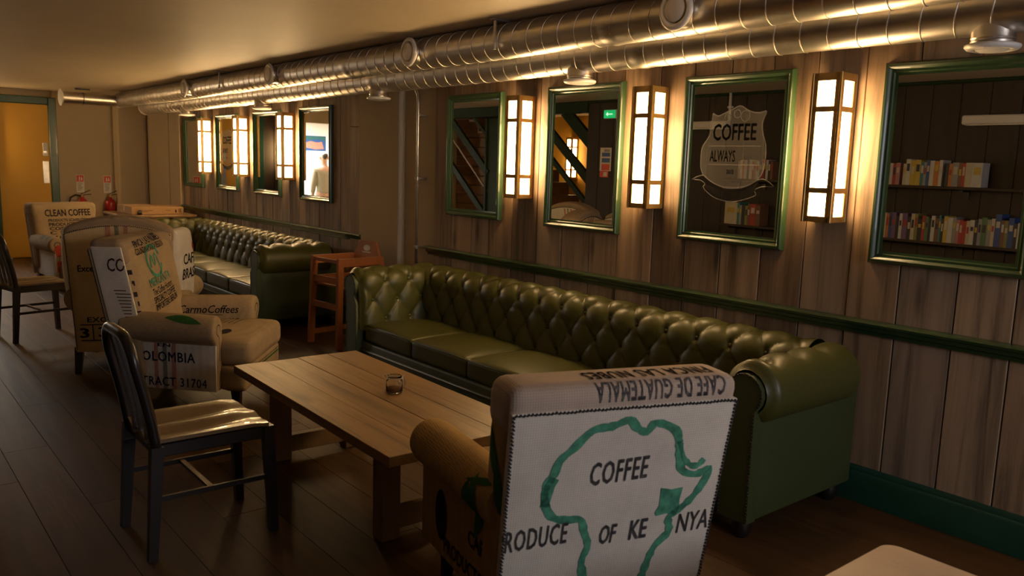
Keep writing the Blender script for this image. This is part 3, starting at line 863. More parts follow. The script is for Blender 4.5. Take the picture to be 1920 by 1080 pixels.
# ================================================================== COFFEE TABLE
t = thing('coffee_table', 'long rustic wooden coffee table with thick boards between sofa and armchairs', 'table', (-1.955, 3.55, 0), RAD(-1.3))
hx, hy, zt = 0.378, 0.872, 0.50
bw = 2 * hx / 4
for i in range(4):
    link('tabletop_board', board_mesh('tabletop_board', bw - 0.001, 2 * hy - (0.006 if i % 2 else 0.0), 0.045, MT['table_wood'], 0.002), t, (-hx + (i + 0.5) * bw, 0, zt - 0.0225 - (0.0012 if i in (1,) else 0)))
for yy in (-0.56, 0.62):
    for xx in (-0.21, 0.21):
        link('leg', board_mesh('table_leg', 0.095, 0.085, zt - 0.045, MT['table_leg_wood'], 0.005), t, (xx, yy, (zt - 0.045) / 2))
    link('foot_rail', board_mesh('foot_rail', 0.325, 0.05, 0.095, MT['table_leg_wood'], 0.004), t, (0, yy, 0.085))
    link('top_batten', board_mesh('top_batten', 0.325, 0.06, 0.06, MT['table_leg_wood'], 0.004), t, (0, yy, zt - 0.076))

t = thing('glass_jar', 'small clear glass clip-top jar with wire bail on the coffee table', 'jar', (-1.852, 3.475, 0.5))
out = [(0.030, 0.0), (0.040, 0.003), (0.043, 0.012), (0.043, 0.060), (0.038, 0.068), (0.034, 0.074), (0.037, 0.080), (0.037, 0.088)]
inn = [(0.033, 0.088), (0.031, 0.072), (0.039, 0.058), (0.039, 0.014), (0.030, 0.008)]
G().lathe(out + inn, 28).build('jar_body', MT['clear_glass'], t, True)
G().lathe([(0.038, 0.0085), (0.038, 0.024), (0.02, 0.027), (0.001, 0.0265)], 20).build('contents', MT['amber'], t, True)
wire = [(0.038 * cos(a), 0.038 * sin(a), 0.077) for a in [2 * pi * k / 24 for k in range(25)]]
G().tube(wire, 0.0016, 6).tube([(0.039, 0.0, 0.077), (0.055, -0.008, 0.082), (0.064, -0.004, 0.045), (0.060, 0.0, 0.030), (0.056, 0.008, 0.034), (0.052, 0.008, 0.075), (0.039, 0.008, 0.077)], 0.0018, 6)\
    .tube([(-0.038, -0.012, 0.077), (-0.05, -0.012, 0.098), (-0.05, 0.012, 0.098), (-0.038, 0.012, 0.077)], 0.0016, 6).build('wire_bail', MT['conduit'], t, True)

# pale table in the near right corner of the picture
t = thing('side_table', 'pale wooden table with rounded corner at the bottom right edge', 'table', (-1.83, 0.74, 0))
def tabletop(hx, hy, z0, z1, r, n=8):
    g = G(); poly = []
    for sx, sy, a0 in ((1, 1, 0), (-1, 1, 90), (-1, -1, 180), (1, -1, 270)):
        for k in range(n + 1):
            a = RAD(a0 + 90 * k / n); poly.append((sx * (hx - r) + r * cos(a), sy * (hy - r) + r * sin(a)))
    rings = [(-0.006, z0), (0.0, z0 + 0.006), (0.0, z1 - 0.006), (-0.006, z1)]
    m = len(poly)
    vs = []
    for d, z in rings:
        for x_, y_ in poly:
            l = math.hypot(x_, y_); vs.append((x_ * (1 + d / l), y_ * (1 + d / l), z))
    fs = [tuple(range(m))[::-1], tuple(3 * m + i for i in range(m))]
    for j in range(3):
        fs += [(j * m + i, j * m + (i + 1) % m, (j + 1) * m + (i + 1) % m, (j + 1) * m + i) for i in range(m)]
    return g.add(vs, fs)
tabletop(0.39, 0.40, 0.465, 0.50, 0.05).build('tabletop', MT['pale_wood'], t, RAD(40))
for sx in (-1, 1):
    for sy in (-1, 1):
        G().bar((sx * 0.32, sy * 0.33, 0), (sx * 0.29, sy * 0.30, 0.466), 0.04, 0.04, up=(1, 0, 0)).build('leg', MT['black_wood'], t)

# ================================================================== DARK METAL CHAIRS
def metal_chair(loc, rz, label):
    t = thing('metal_chair', label, 'chair', loc, rz, 'dark slatted metal chairs')
    hw, d = 0.215, 0.25
    def seat_top(x_, y_):
        z = 0.512
        fall = 0.45 + 0.55 * sm((0.24 - y_) / 0.34)
        z -= 0.030 * fall * (math.exp(-((x_ - 0.085) / 0.062) ** 2) + math.exp(-((x_ + 0.085) / 0.062) ** 2))
        z -= 0.010 * sm((y_ - 0.15) / 0.1)
        return z
    g = G(); n = 40; m = 24
    top = lambda a, b: ((-hw + 2 * hw * a), -d + 2 * d * b + (-0.02 * (2 * a - 1) ** 2 if b > 0.9 else 0), 0)
    vs = []
    for lay in (0, 1):
        for j in range(m + 1):
            for i in range(n + 1):
                p = top(i / n, j / m); z = seat_top(p[0], p[1])
                vs.append((p[0], p[1], z if lay == 0 else z - 0.016))
    N = (n + 1) * (m + 1); fs = []
    for j in range(m):
        for i in range(n):
            q = (j * (n + 1) + i, j * (n + 1) + i + 1, (j + 1) * (n + 1) + i + 1, (j + 1) * (n + 1) + i)
            fs.append(q); fs.append(tuple(N + k for k in q[::-1]))
    bd = [i for i in range(n + 1)] + [(j) * (n + 1) + n for j in range(1, m + 1)] + [m * (n + 1) + i for i in range(n - 1, -1, -1)] + [j * (n + 1) for j in range(m - 1, 0, -1)]
    for k in range(len(bd)):
        a, b = bd[k], bd[(k + 1) % len(bd)]; fs.append((a, b, N + b, N + a))
    G().add(vs, fs).build('seat', MT['dark_seat'], t, RAD(45))
    dm = MT['dark_metal']
    e = 0.018
    G().box(-hw + 0.005, hw - 0.005, -d + 0.005, -d + 0.025, 0.435, 0.492, 0.003).box(-hw + 0.005, hw - 0.005, d - 0.03, d - 0.01, 0.435, 0.486, 0.003)\
        .box(-hw + 0.005, -hw + 0.025, -d + 0.025, d - 0.03, 0.435, 0.488, 0.003).box(hw - 0.025, hw - 0.005, -d + 0.025, d - 0.03, 0.435, 0.488, 0.003).build('seat_frame', dm, t)
    for s in (-1, 1):
        G().bar((s * 0.205, d - 0.0, 0.0), (s * 0.195, d - 0.02, 0.487), 0.036, 0.036, up=(1, 0, 0), w1=0.046, t1=0.046).build('leg', dm, t)
        G().bar((s * 0.205, -d - 0.02, 0.0), (s * 0.200, -d + 0.012, 0.48), 0.036, 0.036, up=(1, 0, 0), w1=0.050, t1=0.046).build('leg', dm, t)
        G().bar((s * 0.200, d - 0.01, 0.255), (s * 0.200, -d, 0.255), 0.014, 0.022).build('stretcher', dm, t)
    G().bar((-0.2, -0.02, 0.255), (0.2, -0.02, 0.255), 0.022, 0.014).build('cross_stretcher', dm, t)
    # back hoop
    path = []
    for k in range(9):
        z = 0.46 + 0.36 * k / 8
        path.append((0.200 - 0.004 * k / 8, -d + 0.012 - 0.070 * (k / 8) ** 1.3, z))
    for k in range(1, 9):
        a = RAD(90 * k / 8); path.append((0.196 - 0.11 + 0.11 * cos(a), -d - 0.058 - 0.018 * sin(a), 0.82 + 0.115 * sin(a)))
    full = path + [(-x_, y_, z) for x_, y_, z in reversed(path)]
    G().tube(full, 0.0225, 10, True, 1.0).build('back_frame', dm, t, True)
    for s in (-0.088, 0.0, 0.088):
        g = G(); pv = None
        for k in range(8):
            z = 0.455 + 0.46 * k / 8; y_ = -d + 0.012 - 0.086 * (k / 8) ** 1.25
            z2 = 0.455 + 0.46 * (k + 1) / 8; y2 = -d + 0.012 - 0.086 * ((k + 1) / 8) ** 1.25
            g.bar((s, y_, z), (s, y2, z2), 0.042, 0.012, up=(0, 1, 0))
        g.build('back_slat', dm, t)
    return t
mc = metal_chair((-2.795, 3.565, 0), RAD(-90), 'near dark metal chair with slatted back and shiny contoured seat by the table')
copy_thing(mc, (-2.63, 8.32, 0), RAD(-78), 'dark slatted metal chair at the left picture edge, in the background')

# ================================================================== HIGH CHAIR
t = thing('high_chair', 'reddish wooden child high chair standing between the two green sofas', 'chair', (-0.40, 6.67, 0), RAD(8))
cw = MT['chair_wood']
hw = 0.195
for s in (-1, 1):
    G().bar((-0.262, s * (hw + 0.02), 0.0), (-0.232, s * hw, 0.795), 0.055, 0.034, up=(0, 1, 0)).build('front_post', cw, t)
    G().bar((0.29, s * (hw + 0.02), 0.0), (0.205, s * hw, 0.795), 0.055, 0.034, up=(0, 1, 0)).build('rear_post', cw, t)
    G().bar((-0.255, s * hw, 0.765), (0.235, s * hw, 0.765), 0.034, 0.072).build('top_rail', cw, t)
    G().bar((-0.24, s * hw, 0.575), (0.225, s * hw, 0.575), 0.030, 0.085).build('side_rail', cw, t)
    G().bar((-0.25, s * (hw + 0.012), 0.10), (0.27, s * (hw + 0.012), 0.10), 0.026, 0.045).build('foot_rail', cw, t)
G().bar((-0.238, -hw, 0.60), (-0.238, hw, 0.60), 0.028, 0.055).build('front_bar', cw, t)
G().bar((-0.24, -hw, 0.775), (-0.24, hw, 0.775), 0.030, 0.03).build('front_bar', cw, t)
G().bar((-0.252, -hw, 0.37), (-0.252, hw, 0.37), 0.030, 0.05).build('foot_bar', cw, t)
for i in range(4):
    link('seat_slat', board_mesh('seat_slat', 0.085, 2 * hw - 0.02, 0.018, cw, 0.003), t, (-0.17 + i * 0.098, 0, 0.545))
bp = [(-0.19, 0.60), (0.19, 0.60), (0.19, 0.80), (0.11, 0.925), (-0.11, 0.925), (-0.19, 0.80)]
back = G().prism(bp, 0.0, 0.022, lambda p, a: (0.165 + a + (p[1] - 0.6) * 0.16, p[0], p[1])).build('backrest', cw, t)
g = Flat().disc(0, 0, 0.05, 0.028).rect(-0.06, 0.06, -0.045, -0.034)
imprint('backrest_badge', g, MT['white_dull'], back, bvh_of(back), (0.19, 0, 0.862), (0, -1, 0), (0, 0, 1), (1, 0, 0), 0.002, 0)

# ================================================================== FAR TABLE WITH BOXES, EXTINGUISHERS
t = thing('dining_table', 'wooden table with cardboard boxes behind the far end of the far sofa', 'table', (-0.56, 12.2, 0))
tabletop(0.49, 0.52, 0.805, 0.84, 0.03).build('tabletop', MT['table_wood'], t, RAD(40))
for sx in (-1, 1):
    for sy in (-1, 1):
        G().bar((sx * 0.42, sy * 0.44, 0), (sx * 0.42, sy * 0.44, 0.806), 0.06, 0.06, up=(1, 0, 0)).build('leg', MT['table_leg_wood'], t)
def cardbox(loc, sx, sy, h, label, marks):
    t = thing('cardboard_box', label, 'box', loc, 0, 'flat cardboard boxes on the far table')
    b = G().box(-sx / 2, sx / 2, -sy / 2, sy / 2, 0, h, 0.004).build('carton', MT['cardboard'], t)
    G().box(-sx / 2 - 0.001, sx / 2 + 0.001, -0.03, 0.03, h * 0.35, h + 0.001).build('packing_tape', MT['tape'], t)
    f = Flat()
    for a, b_, c, d_ in marks: f.rect(a, b_, c, d_)
    imprint('printed_marks', f, MT['ink'], b, None, (0, -sy / 2, 0), (1, 0, 0), (0, 0, 1), (0, 1, 0), 0.001, 0)
cardbox((-0.69, 12.22, 0.84), 0.40, 0.72, 0.105, 'flat cardboard box, left one on the far table beside the tape roll', [(-0.12, 0.08, 0.05, 0.056), (-0.12, 0.02, 0.035, 0.04)])
cardbox((-0.335, 12.25, 0.84), 0.29, 0.70, 0.095, 'flat cardboard box with black handling marks, right one on the far table', [(0.03, 0.05, 0.02, 0.06), (0.08, 0.09, 0.02, 0.07), (0.10, 0.11, 0.02, 0.07), (0.075, 0.115, 0.07, 0.074), (-0.10, -0.03, 0.05, 0.054)])
t = thing('tape_roll', 'black roll of tape standing on the far table before the boxes', 'tape', (-0.80, 11.80, 0.84))
G().grid(lambda u, v: (-0.02 + 0.04 * v, 0.032 * cos(2 * pi * u), 0.032 + 0.032 * sin(2 * pi * u)), 24, 1, True).grid(lambda u, v: (-0.02 + 0.04 * v, 0.018 * cos(2 * pi * u), 0.032 + 0.018 * sin(2 * pi * u)), 24, 1, True)\
    .grid(lambda u, v: (-0.02, (0.018 + 0.014 * v) * cos(2 * pi * u), 0.032 + (0.018 + 0.014 * v) * sin(2 * pi * u)), 24, 1, True).grid(lambda u, v: (0.02, (0.018 + 0.014 * v) * cos(2 * pi * u), 0.032 + (0.018 + 0.014 * v) * sin(2 * pi * u)), 24, 1, True).build('tape_body', MT['black'], t, RAD(40))
def extinguisher(loc, label, hose):
    t = thing('fire_extinguisher', label, 'extinguisher', loc, 0, 'fire extinguishers on the far wall')
    G().lathe([(0.07, 0), (0.082, 0.01), (0.082, 0.40), (0.075, 0.44), (0.05, 0.475), (0.026, 0.49), (0.024, 0.51)], 24).build('cylinder', MT['red'], t, True)
    G().lathe([(0.024, 0.505), (0.026, 0.53), (0.018, 0.55)], 14).build('valve_head', MT['brass'], t, RAD(40))
    G().bar((-0.02, 0, 0.54), (0.13, 0, 0.555), 0.022, 0.012).build('carry_handle', MT['black'], t)
    G().bar((-0.02, 0, 0.552), (0.12, 0, 0.62), 0.020, 0.010).build('lever', MT['black'], t)
    if hose:
        G().tube([(-0.02, 0, 0.53), (-0.10, -0.01, 0.545), (-0.17, -0.01, 0.50), (-0.19, -0.01, 0.42), (-0.15, -0.01, 0.25), (-0.10, -0.01, 0.12)], [0.013, 0.013, 0.013, 0.013, 0.016, 0.02], 10).build('hose', MT['black'], t, True)
    G().box(-0.05, 0.05, 0.06, 0.095, 0.2, 0.3, 0.004).build('wall_bracket', MT['black'], t)
extinguisher((-0.93, YF - 0.095, 0.44), 'red fire extinguisher with black hose, left one beside the yellow door', True)
extinguisher((-0.52, YF - 0.095, 0.44), 'red fire extinguisher behind the table, right one below the second sign', False)
def fire_sign(loc, label):
    t = thing('fire_sign', label, 'sign', loc, 0, 'fire signs on the far wall')
    b = G().box(-0.058, 0.058, -0.004, 0, -0.14, 0.14, 0.001).build('sign_card', MT['paper'], t)
    f = Flat().rect(-0.05, 0.05, 0.03, 0.132)
    imprint('red_panel', f, MT['red_print'], b, None, (0, -0.0045, 0), (1, 0, 0), (0, 0, 1), (0, 1, 0), 0.0005, 0)
    f = Flat().rect(-0.02, 0.0, 0.045, 0.10).rect(-0.015, -0.004, 0.10, 0.115).poly([(0.01, 0.05), (0.035, 0.05), (0.03, 0.09), (0.022, 0.115), (0.014, 0.09)])
    imprint('pictogram', f, MT['paper'], b, None, (0, -0.0052, 0), (1, 0, 0), (0, 0, 1), (0, 1, 0), 0.0005, 0)
    f = Flat()
    for k in range(6): f.rect(-0.042, 0.035 - 0.012 * (k % 3), 0.005 - 0.022 * k, 0.011 - 0.022 * k)
    imprint('small_print', f, MT['ink'], b, None, (0, -0.0045, 0), (1, 0, 0), (0, 0, 1), (0, 1, 0), 0.0005, 0)
fire_sign((-0.93, YF, 1.16), 'white and red fire sign above the left extinguisher')
fire_sign((-0.53, YF, 1.15), 'white and red fire sign above the right extinguisher')
# ================================================================== COFFEE-SACK ARMCHAIRS
def armchair(loc, rz, label, H=1.10, arch=0.0, yb=-0.25, tilt=0.19, front=0.60, wings=False, m_body='bur_tan', m_panel='bur_tan', m_top='bur_brown',
             m_arm='bur_tan', m_side='bur_white', m_seat='bur_tan', hw=0.395, ztop=None, stitch=True, group='armchairs covered in coffee sacks'):
    t = thing('armchair', label, 'armchair', loc, rz, group)
    P = {}
    def bend(p):
        k = max(0.0, min(1.0, (p.z - 0.7) / (H - 0.7)))
        return V((p.x * (0.95 + 0.05 * min(1, max(0, p.z / H))), p.y - tilt * p.z, p.z - arch * k * k * (p.x / hw) ** 2))
    def bend_in(p):
        q = bend(p)
        if p.y > yb + 0.12:
            k = max(0, 1 - (p.x / hw) ** 2) * max(0, 1 - ((p.z - 0.72) / 0.45) ** 2)
            q.y += 0.03 * k
        return q
    P['back'] = G().rbox(-hw, hw, yb, yb + 0.21, 0.22, H, 0.062, 10, bend_in).build('back', MT[m_body], t, True)
    P['top'] = G().rbox(-hw - 0.004, hw + 0.004, yb - 0.004, yb + 0.214, H - 0.17, H + 0.005, 0.05, 10, bend).build('top_band', MT[m_top], t, True)
    zt = ztop or H - 0.058; pw = hw - 0.004
    P['panel'] = G().rbox(-pw, pw, yb - 0.010, yb + 0.02, 0.17, zt, 0.005, 12, bend).build('outer_back', MT[m_panel], t, True)
    if stitch:
        g = G()
        def dash(a, b):
            a = bend(V((a[0], yb - 0.012, a[1]))); b = bend(V((b[0], yb - 0.012, b[1])))
            d = (b - a); n = max(1, int(d.length / 0.0125)); d.normalize(); s = d.cross(V((0, 1, 0)))
            for i in range(n):
                c = a + (b - a) * ((i + 0.5) / n) + s * random.uniform(-0.0012, 0.0012)
                g.bar(c - d * 0.0042 - s * 0.003, c + d * 0.0042 + s * 0.003, 0.0055, 0.006, up=(0, 1, 0))
        e = 0.006
        dash((-pw + e, 0.19), (-pw + e, zt - e - 0.0)); dash((pw - e, 0.19), (pw - e, zt - e))
        N = 10
        for i in range(N):
            dash((-pw + e + (2 * pw - 2 * e) * i / N, zt - e), (-pw + e + (2 * pw - 2 * e) * (i + 1) / N, zt - e))
        stuff(g.build('stitching', MT['thread'], P['panel']))
    # frame below the seat
    def tee(p):
        return V((p.x * (1.0 + 0.17 * sm((p.y - 0.40) / 0.05)), p.y, p.z))
    P['base'] = G().rbox(-0.36, 0.36, yb + 0.05, front - 0.03, 0.17, 0.33, 0.03, 8, tee).build('base', MT[m_seat], t, True)
    def cush(p):
        q = tee(p)
        k = max(0, 1 - (p.x / 0.345) ** 2) * max(0, 1 - ((p.y - 0.22) / 0.42) ** 2)
        if p.z > 0.42: q.z += 0.03 * k
        return q
    P['seat'] = G().rbox(-0.335, 0.335, yb + 0.08, front, 0.325, 0.50, 0.055, 10, cush).build('seat_cushion', MT[m_seat], t, True)
    # rolled arms
    prof_a = [(0.325, 0.18), (0.325, 0.40), (0.333, 0.52)]
    C = (0.420, 0.570); r = 0.094
    for k in range(19):
        a = RAD(172 - 232 * k / 18); prof_a.append((C[0] + r * cos(a), C[1] + r * sin(a)))
    prof_a += [(0.447, 0.47), (0.443, 0.40), (0.440, 0.18)]
    rear = yb - 0.02
    def splay(y_): return -0.10 * max(0.0, min(1.0, (0.42 - y_) / (0.42 - rear)))
    rings = [(0.424, 0.55), (0.423, 0.80), (0.418, 0.90), (0.405, 0.97), (0.385, 1.0)] + [(0.385 + (rear - 0.385) * i / 6, 1.0) for i in range(1, 7)]
    for s in (1, -1):
        g = G(); n = len(prof_a)
        for y_, k in rings:
            for x_, z_ in prof_a:
                cx, cz = (C if z_ > 0.5 else (0.385, z_))
                g.v.append((s * (cx + (x_ - cx) * k + splay(y_)), y_ - (0.05 * (z_ - 0.3) if y_ < 0 else 0), cz + (z_ - cz) * k))
        for j in range(len(rings) - 1):
            for i in range(n):
                g.f.append((j * n + i, j * n + (i + 1) % n, (j + 1) * n + (i + 1) % n, (j + 1) * n + i))
        g.f.append(tuple(range(n))); g.f.append(tuple((len(rings) - 1) * n + i for i in range(n)))
        arm = g.build('arm', MT[m_arm], t, RAD(55))
        P['arm%d' % s] = arm
        P['side%d' % s] = G().rbox(*sorted((s * 0.436, s * 0.452)), rear + 0.01, 0.418, 0.175, 0.478, 0.007, 6, lambda p: V((p.x + s * splay(p.y), p.y, p.z))).build('side_panel', MT[m_side], t, True)
        # spiral fold on the scroll
        f = Flat().ring(0, 0, 0.034, 0.007, 20, RAD(-60), RAD(210)).stroke([(0.02, -0.03), (-0.01, -0.06), (-0.012, -0.20)], 0.006)
        imprint('scroll_fold', f, MT['ink'], arm, bvh_of(arm), (s * C[0], 0.5, C[1]), (s, 0, 0), (0, 0, 1), (0, -1, 0), 0.002, 0)
    if wings:
        for s in (1, -1):
            def wb(p):
                return V((p.x + s * (0.02 * sin(pi * max(0, min(1, (p.z - 0.5) / 0.6))) + 0.24 * (p.y - yb - 0.07)), p.y - tilt * p.z * 0.9, p.z))
            P['wing%d' % s] = G().rbox(*sorted((s * (hw - 0.085), s * (hw + 0.02))), yb + 0.07, yb + 0.42, 0.52, H - 0.10, 0.05, 8, wb).build('wing', MT[m_side], t, True)
    for s in (1, -1):
        G().bar((s * 0.36, front - 0.10, 0), (s * 0.35, front - 0.11, 0.18), 0.036, 0.036, up=(1, 0, 0), w1=0.06, t1=0.06).build('leg', MT['black_wood'], t)
        G().bar((s * 0.34, yb - 0.02, 0), (s * 0.34, yb + 0.06, 0.18), 0.040, 0.040, up=(1, 0, 0), w1=0.06, t1=0.06).build('leg', MT['black_wood'], t)
    P['root'] = t
    return P
def leaf(cx, cy, L, w, rot):
    pts = []
    for k in range(11):
        q = k / 10; pts.append((L * (q - 0.5), w * sin(pi * q ** 0.8)))
    for k in range(9, 0, -1):
        q = k / 10; pts.append((L * (q - 0.5), -0.35 * w * sin(pi * q)))
    return [(cx + a * cos(rot) - b * sin(rot), cy + a * sin(rot) + b * cos(rot)) for a, b in pts]
FW, UPZ, RTX = (0, 1, 0), (0, 0, 1), (1, 0, 0)

# --- nearest chair, its back to the camera
P = armchair((-1.958, 2.07, 0), RAD(-20), 'sack-covered armchair nearest the camera, its pale back printed with a green Africa outline', H=1.0, ztop=0.927, front=0.47,
             m_body='bur_gold', m_panel='bur_white', m_top='bur_rose', m_arm='bur_gold', m_side='bur_gold')
pb = bvh_of(P['panel'])
O = (0, -0.5, 0)
def back_print(name, f, m, step=0.06):
    return imprint(name, f, MT[m], P['panel'], pb, O, RTX, UPZ, FW, 0.0022, step)
africa = [(-0.084, 0.25), (-0.084, 0.315), (-0.095, 0.378), (-0.081, 0.436), (-0.101, 0.491), (-0.12, 0.537), (-0.174, 0.543), (-0.223, 0.562), (-0.251, 0.615), (-0.253, 0.671), (-0.232, 0.711), (-0.217, 0.758),
          (-0.176, 0.796), (-0.118, 0.853), (-0.053, 0.862), (0.004, 0.879), (0.035, 0.849), (0.072, 0.833), (0.101, 0.862), (0.176, 0.83), (0.198, 0.775), (0.206, 0.732), (0.228, 0.679), (0.282, 0.66),
          (0.33, 0.678), (0.317, 0.628), (0.283, 0.571), (0.239, 0.53), (0.207, 0.503), (0.215, 0.449), (0.172, 0.399), (0.152, 0.339), (0.141, 0.286), (0.12, 0.24)]
back_print('africa_outline', Flat().stroke(africa, 0.027, 0.22).stroke([(0.198, 0.79), (0.222, 0.729), (0.255, 0.697), (0.284, 0.694), (0.303, 0.715)], 0.020, 0.25)
           .stroke([(-0.25, 0.60), (-0.246, 0.66), (-0.228, 0.70)], 0.036, 0.2), 'ink_green', 0)
back_print('kenya_patch', Flat().poly([(0.158, 0.622), (0.20, 0.612), (0.241, 0.616), (0.236, 0.568), (0.241, 0.53), (0.228, 0.508), (0.195, 0.522), (0.156, 0.516), (0.15, 0.53), (0.162, 0.555)]), 'ink_green', 0)
back_print('printed_lettering', Flat().text('COFFEE', -0.004, 0.7025, 0.206, 0.084, 0.026, 0.12, 0.05, 1.12).text('PRODUCE', -0.279, 0.490, 0.242, 0.080, 0.026, 0.12, 0.05, 1.12)
           .text('OF', -0.0125, 0.470, 0.063, 0.074, 0.034, 0.15, 0.03).text('KE', 0.0975, 0.4745, 0.069, 0.076, 0.034, 0.1, 0.05).text('NYA', 0.3025, 0.4795, 0.121, 0.076, 0.016, 0.15, 0.06), 'ink_grey')
tb = bvh_of(P['top'])
f = Flat().text('CAFE DE GUATEMALA', -0.11, 0.010, 0.46, 0.062, 0.022, space=1.1).text('FINCA LAS NUBES', -0.10, -0.062, 0.45, 0.050, 0.022, space=1.1)
imprint('printed_lettering', f, MT['ink_grey'], P['top'], tb, (0, -0.425, 0.985), (-1, 0, 0), (0, -0.60, -0.80), (0, 0.80, -0.60), 0.003, 0.02)
# leaves and emblem on the left side
sb = bvh_of(P['arm-1'], P['side-1'], P['back'])
f = Flat()
for cx, cy, L, w, rt in ((-0.10, 0.02, 0.22, 0.05, 1.9), (-0.17, 0.04, 0.24, 0.045, 1.45), (-0.20, 0.15, 0.20, 0.02, 2.75)):
    f.poly(leaf(-cx, cy, L, w, -rt))
imprint('printed_leaves', f, MT['ink_leaf'], P['arm-1'], bvh_of(P['arm-1'], P['side-1']), (-0.46, 0.0, 0.50), (0, -1, 0), (0.45, 0, 0.9), (0.9, 0, -0.45), 0.003, 0.02)
f = Flat()
for cx, cy, L, w, rt in ((0.29, 0.76, 0.20, 0.05, 2.0), (0.33, 0.66, 0.22, 0.05, 1.75)):
    f.poly(leaf(cx, cy, L, w, rt))
imprint('printed_leaves', f, MT['ink_leaf'], P['back'], bvh_of(P['back']), (-0.6, 0, 0), (0, -1, 0), UPZ, RTX, 0.003, 0.02)
f = Flat().disc(-0.22, 0.34, 0.055, 0.10)
imprint('printed_emblem', f, MT['ink'], P['side-1'], bvh_of(P['side-1'], P['arm-1']), (-0.7, 0, 0), (0, -1, 0), UPZ, RTX, 0.003, 0.03)
f = Flat().text('PRODUCTO', -0.02, 0.24, 0.34, 0.06, 0.02).text('CAFE', 0.10, 0.36, 0.16, 0.06, 0.02)
imprint('printed_lettering', f, MT['ink'], P['side-1'], bvh_of(P['side-1'], P['arm-1']), (-0.7, 0, 0), (0, -1, 0), UPZ, RTX, 0.003, 0.03)
f = Flat().disc(-0.20, 0.60, 0.05, 0.07).disc(-0.16, 0.50, 0.05, 0.06).disc(-0.24, 0.50, 0.04, 0.05)
imprint('printed_flower', f, MT['ink_red'], P['arm1'], bvh_of(P['arm1'], P['back']), (0.7, 0, 0), (0, 1, 0), UPZ, (-1, 0, 0), 0.003, 0.03)

# --- middle chair, side on
P = armchair((-2.24, 5.67, 0), RAD(-128), 'sack-covered armchair turned side-on behind the near metal chair, green round logo on its back', H=1.115, yb=-0.16, tilt=0.20, front=0.62, m_top='bur_brown')
fb = bvh_of(P['back'], P['top'])
bd = bvh_of(P['back'])
FO = (0, 0.5, 0)
def front_print(name, f, m, par='back', bv=None, step=0.03):
    return imprint(name, f, MT[m], P[par], bv or fb, FO, (-1, 0, 0), UPZ, (0, -1, 0), 0.004, step)
cx = -0.04
front_print('printed_lettering', Flat().text('FINCA LAS NUBES', cx, 1.090, 0.42, 0.042, 0.02, rot=0.06).text('COUNDINAMARCA REGION', cx, 1.042, 0.44, 0.042, 0.02, rot=0.06), 'ink')
front_print('printed_logo', Flat().ring(cx, 0.955, 0.10, 0.020, 36, RAD(20), RAD(345)).stroke([(cx - 0.065, 0.915), (cx - 0.035, 0.995), (cx - 0.005, 0.925), (cx + 0.03, 1.0), (cx + 0.065, 0.915)], 0.014)
            .text('MERCANTA', cx + 0.02, 0.832, 0.33, 0.055, 0.015, rot=0.08), 'ink_green')
front_print('small_lettering', Flat().text('The Coffee Hunters', cx + 0.03, 0.772, 0.32, 0.045, 0.01, rot=0.1).text('SPECIALTY COFFEE', cx + 0.04, 0.722, 0.36, 0.042, 0.02, rot=0.1).text('IMPORTERS BERLIN', cx + 0.05, 0.675, 0.37, 0.044, 0.02, rot=0.1), 'ink')
sp = G().rbox(0.386, 0.402, -0.147, 0.040, 0.50, 1.075, 0.006, 6, lambda p: V((p.x * (0.95 + 0.05 * p.z / 1.115), p.y - 0.20 * p.z, p.z))).build('side_panel', MT['bur_white'], P['root'], True)
sb = bvh_of(sp)
SD = dict(O=(0.8, 0, 0), U=(0, 1, 0), W=UPZ, D=(-1, 0, 0))
imprint('printed_lettering', Flat().text('CO', -0.205, 0.965, 0.11, 0.085, 0.01), MT['ink_maroon'], sp, sb, SD['O'], SD['U'], SD['W'], SD['D'], 0.003, 0.03)
f = Flat()
for k in range(9): f.rect(-0.225 + 0.008 * k, -0.105 + 0.007 * k, 0.80 - 0.021 * k, 0.806 - 0.021 * k)
imprint('printed_bars', f, MT['ink_maroon'], sp, sb, SD['O'], SD['U'], SD['W'], SD['D'], 0.003, 0.03)
f = Flat()
for k, (q, w) in enumerate(((0.90, 0.03), (0.83, 0.05), (0.76, 0.02), (0.70, 0.04), (0.64, 0.025), (0.585, 0.035))): f.rect(0.35, 0.35 + w, q, q + 0.03)
imprint('printed_marks', f, MT['ink'], P['back'], bd, (0, 0.5, 0), RTX, UPZ, (0, -1, 0), 0.004, 0.03)
s1 = bvh_of(P['side1'])
def side_print(name, f, m): return imprint(name, f, MT[m], P['side1'], s1, SD['O'], SD['U'], SD['W'], SD['D'], 0.003 if 'stripe' in name else 0.005, 0.05)
side_print('printed_lettering', Flat().text('COLOMBIA', 0.075, 0.388, 0.41, 0.064, 0.012, space=1.1).text('CONTRACT 31704', 0.055, 0.226, 0.60, 0.058, 0.012, space=1.1), 'ink_blue')
side_print('printed_mark', Flat().text('EN', 0.075, 0.463, 0.085, 0.022, 0.02), 'ink')
side_print('printed_stripe', Flat().rect(0.125, 0.152, 0.178, 0.476), 'ink_pink')
side_print('printed_stripe', Flat().rect(0.065, 0.092, 0.178, 0.476), 'ink_stripe')
side_print('printed_stripe', Flat().rect(0.008, 0.032, 0.178, 0.476), 'ink_pink')
ab = bvh_of(P['arm-1'])
imprint('printed_lettering', Flat().text('CarmoCoffees', 0.13, 0.575, 0.40, 0.058, 0.008, 0.3).rect(0.02, 0.22, 0.532, 0.536).text('Carmo de Minas - MG', 0.12, 0.495, 0.42, 0.030, 0.02).text('2013/14', 0.16, 0.43, 0.22, 0.03, 0.02),
        MT['ink'], P['arm-1'], ab, (0, 0, 0), (0, 1, 0), UPZ, (-1, 0, 0), 0.003, 0.02)
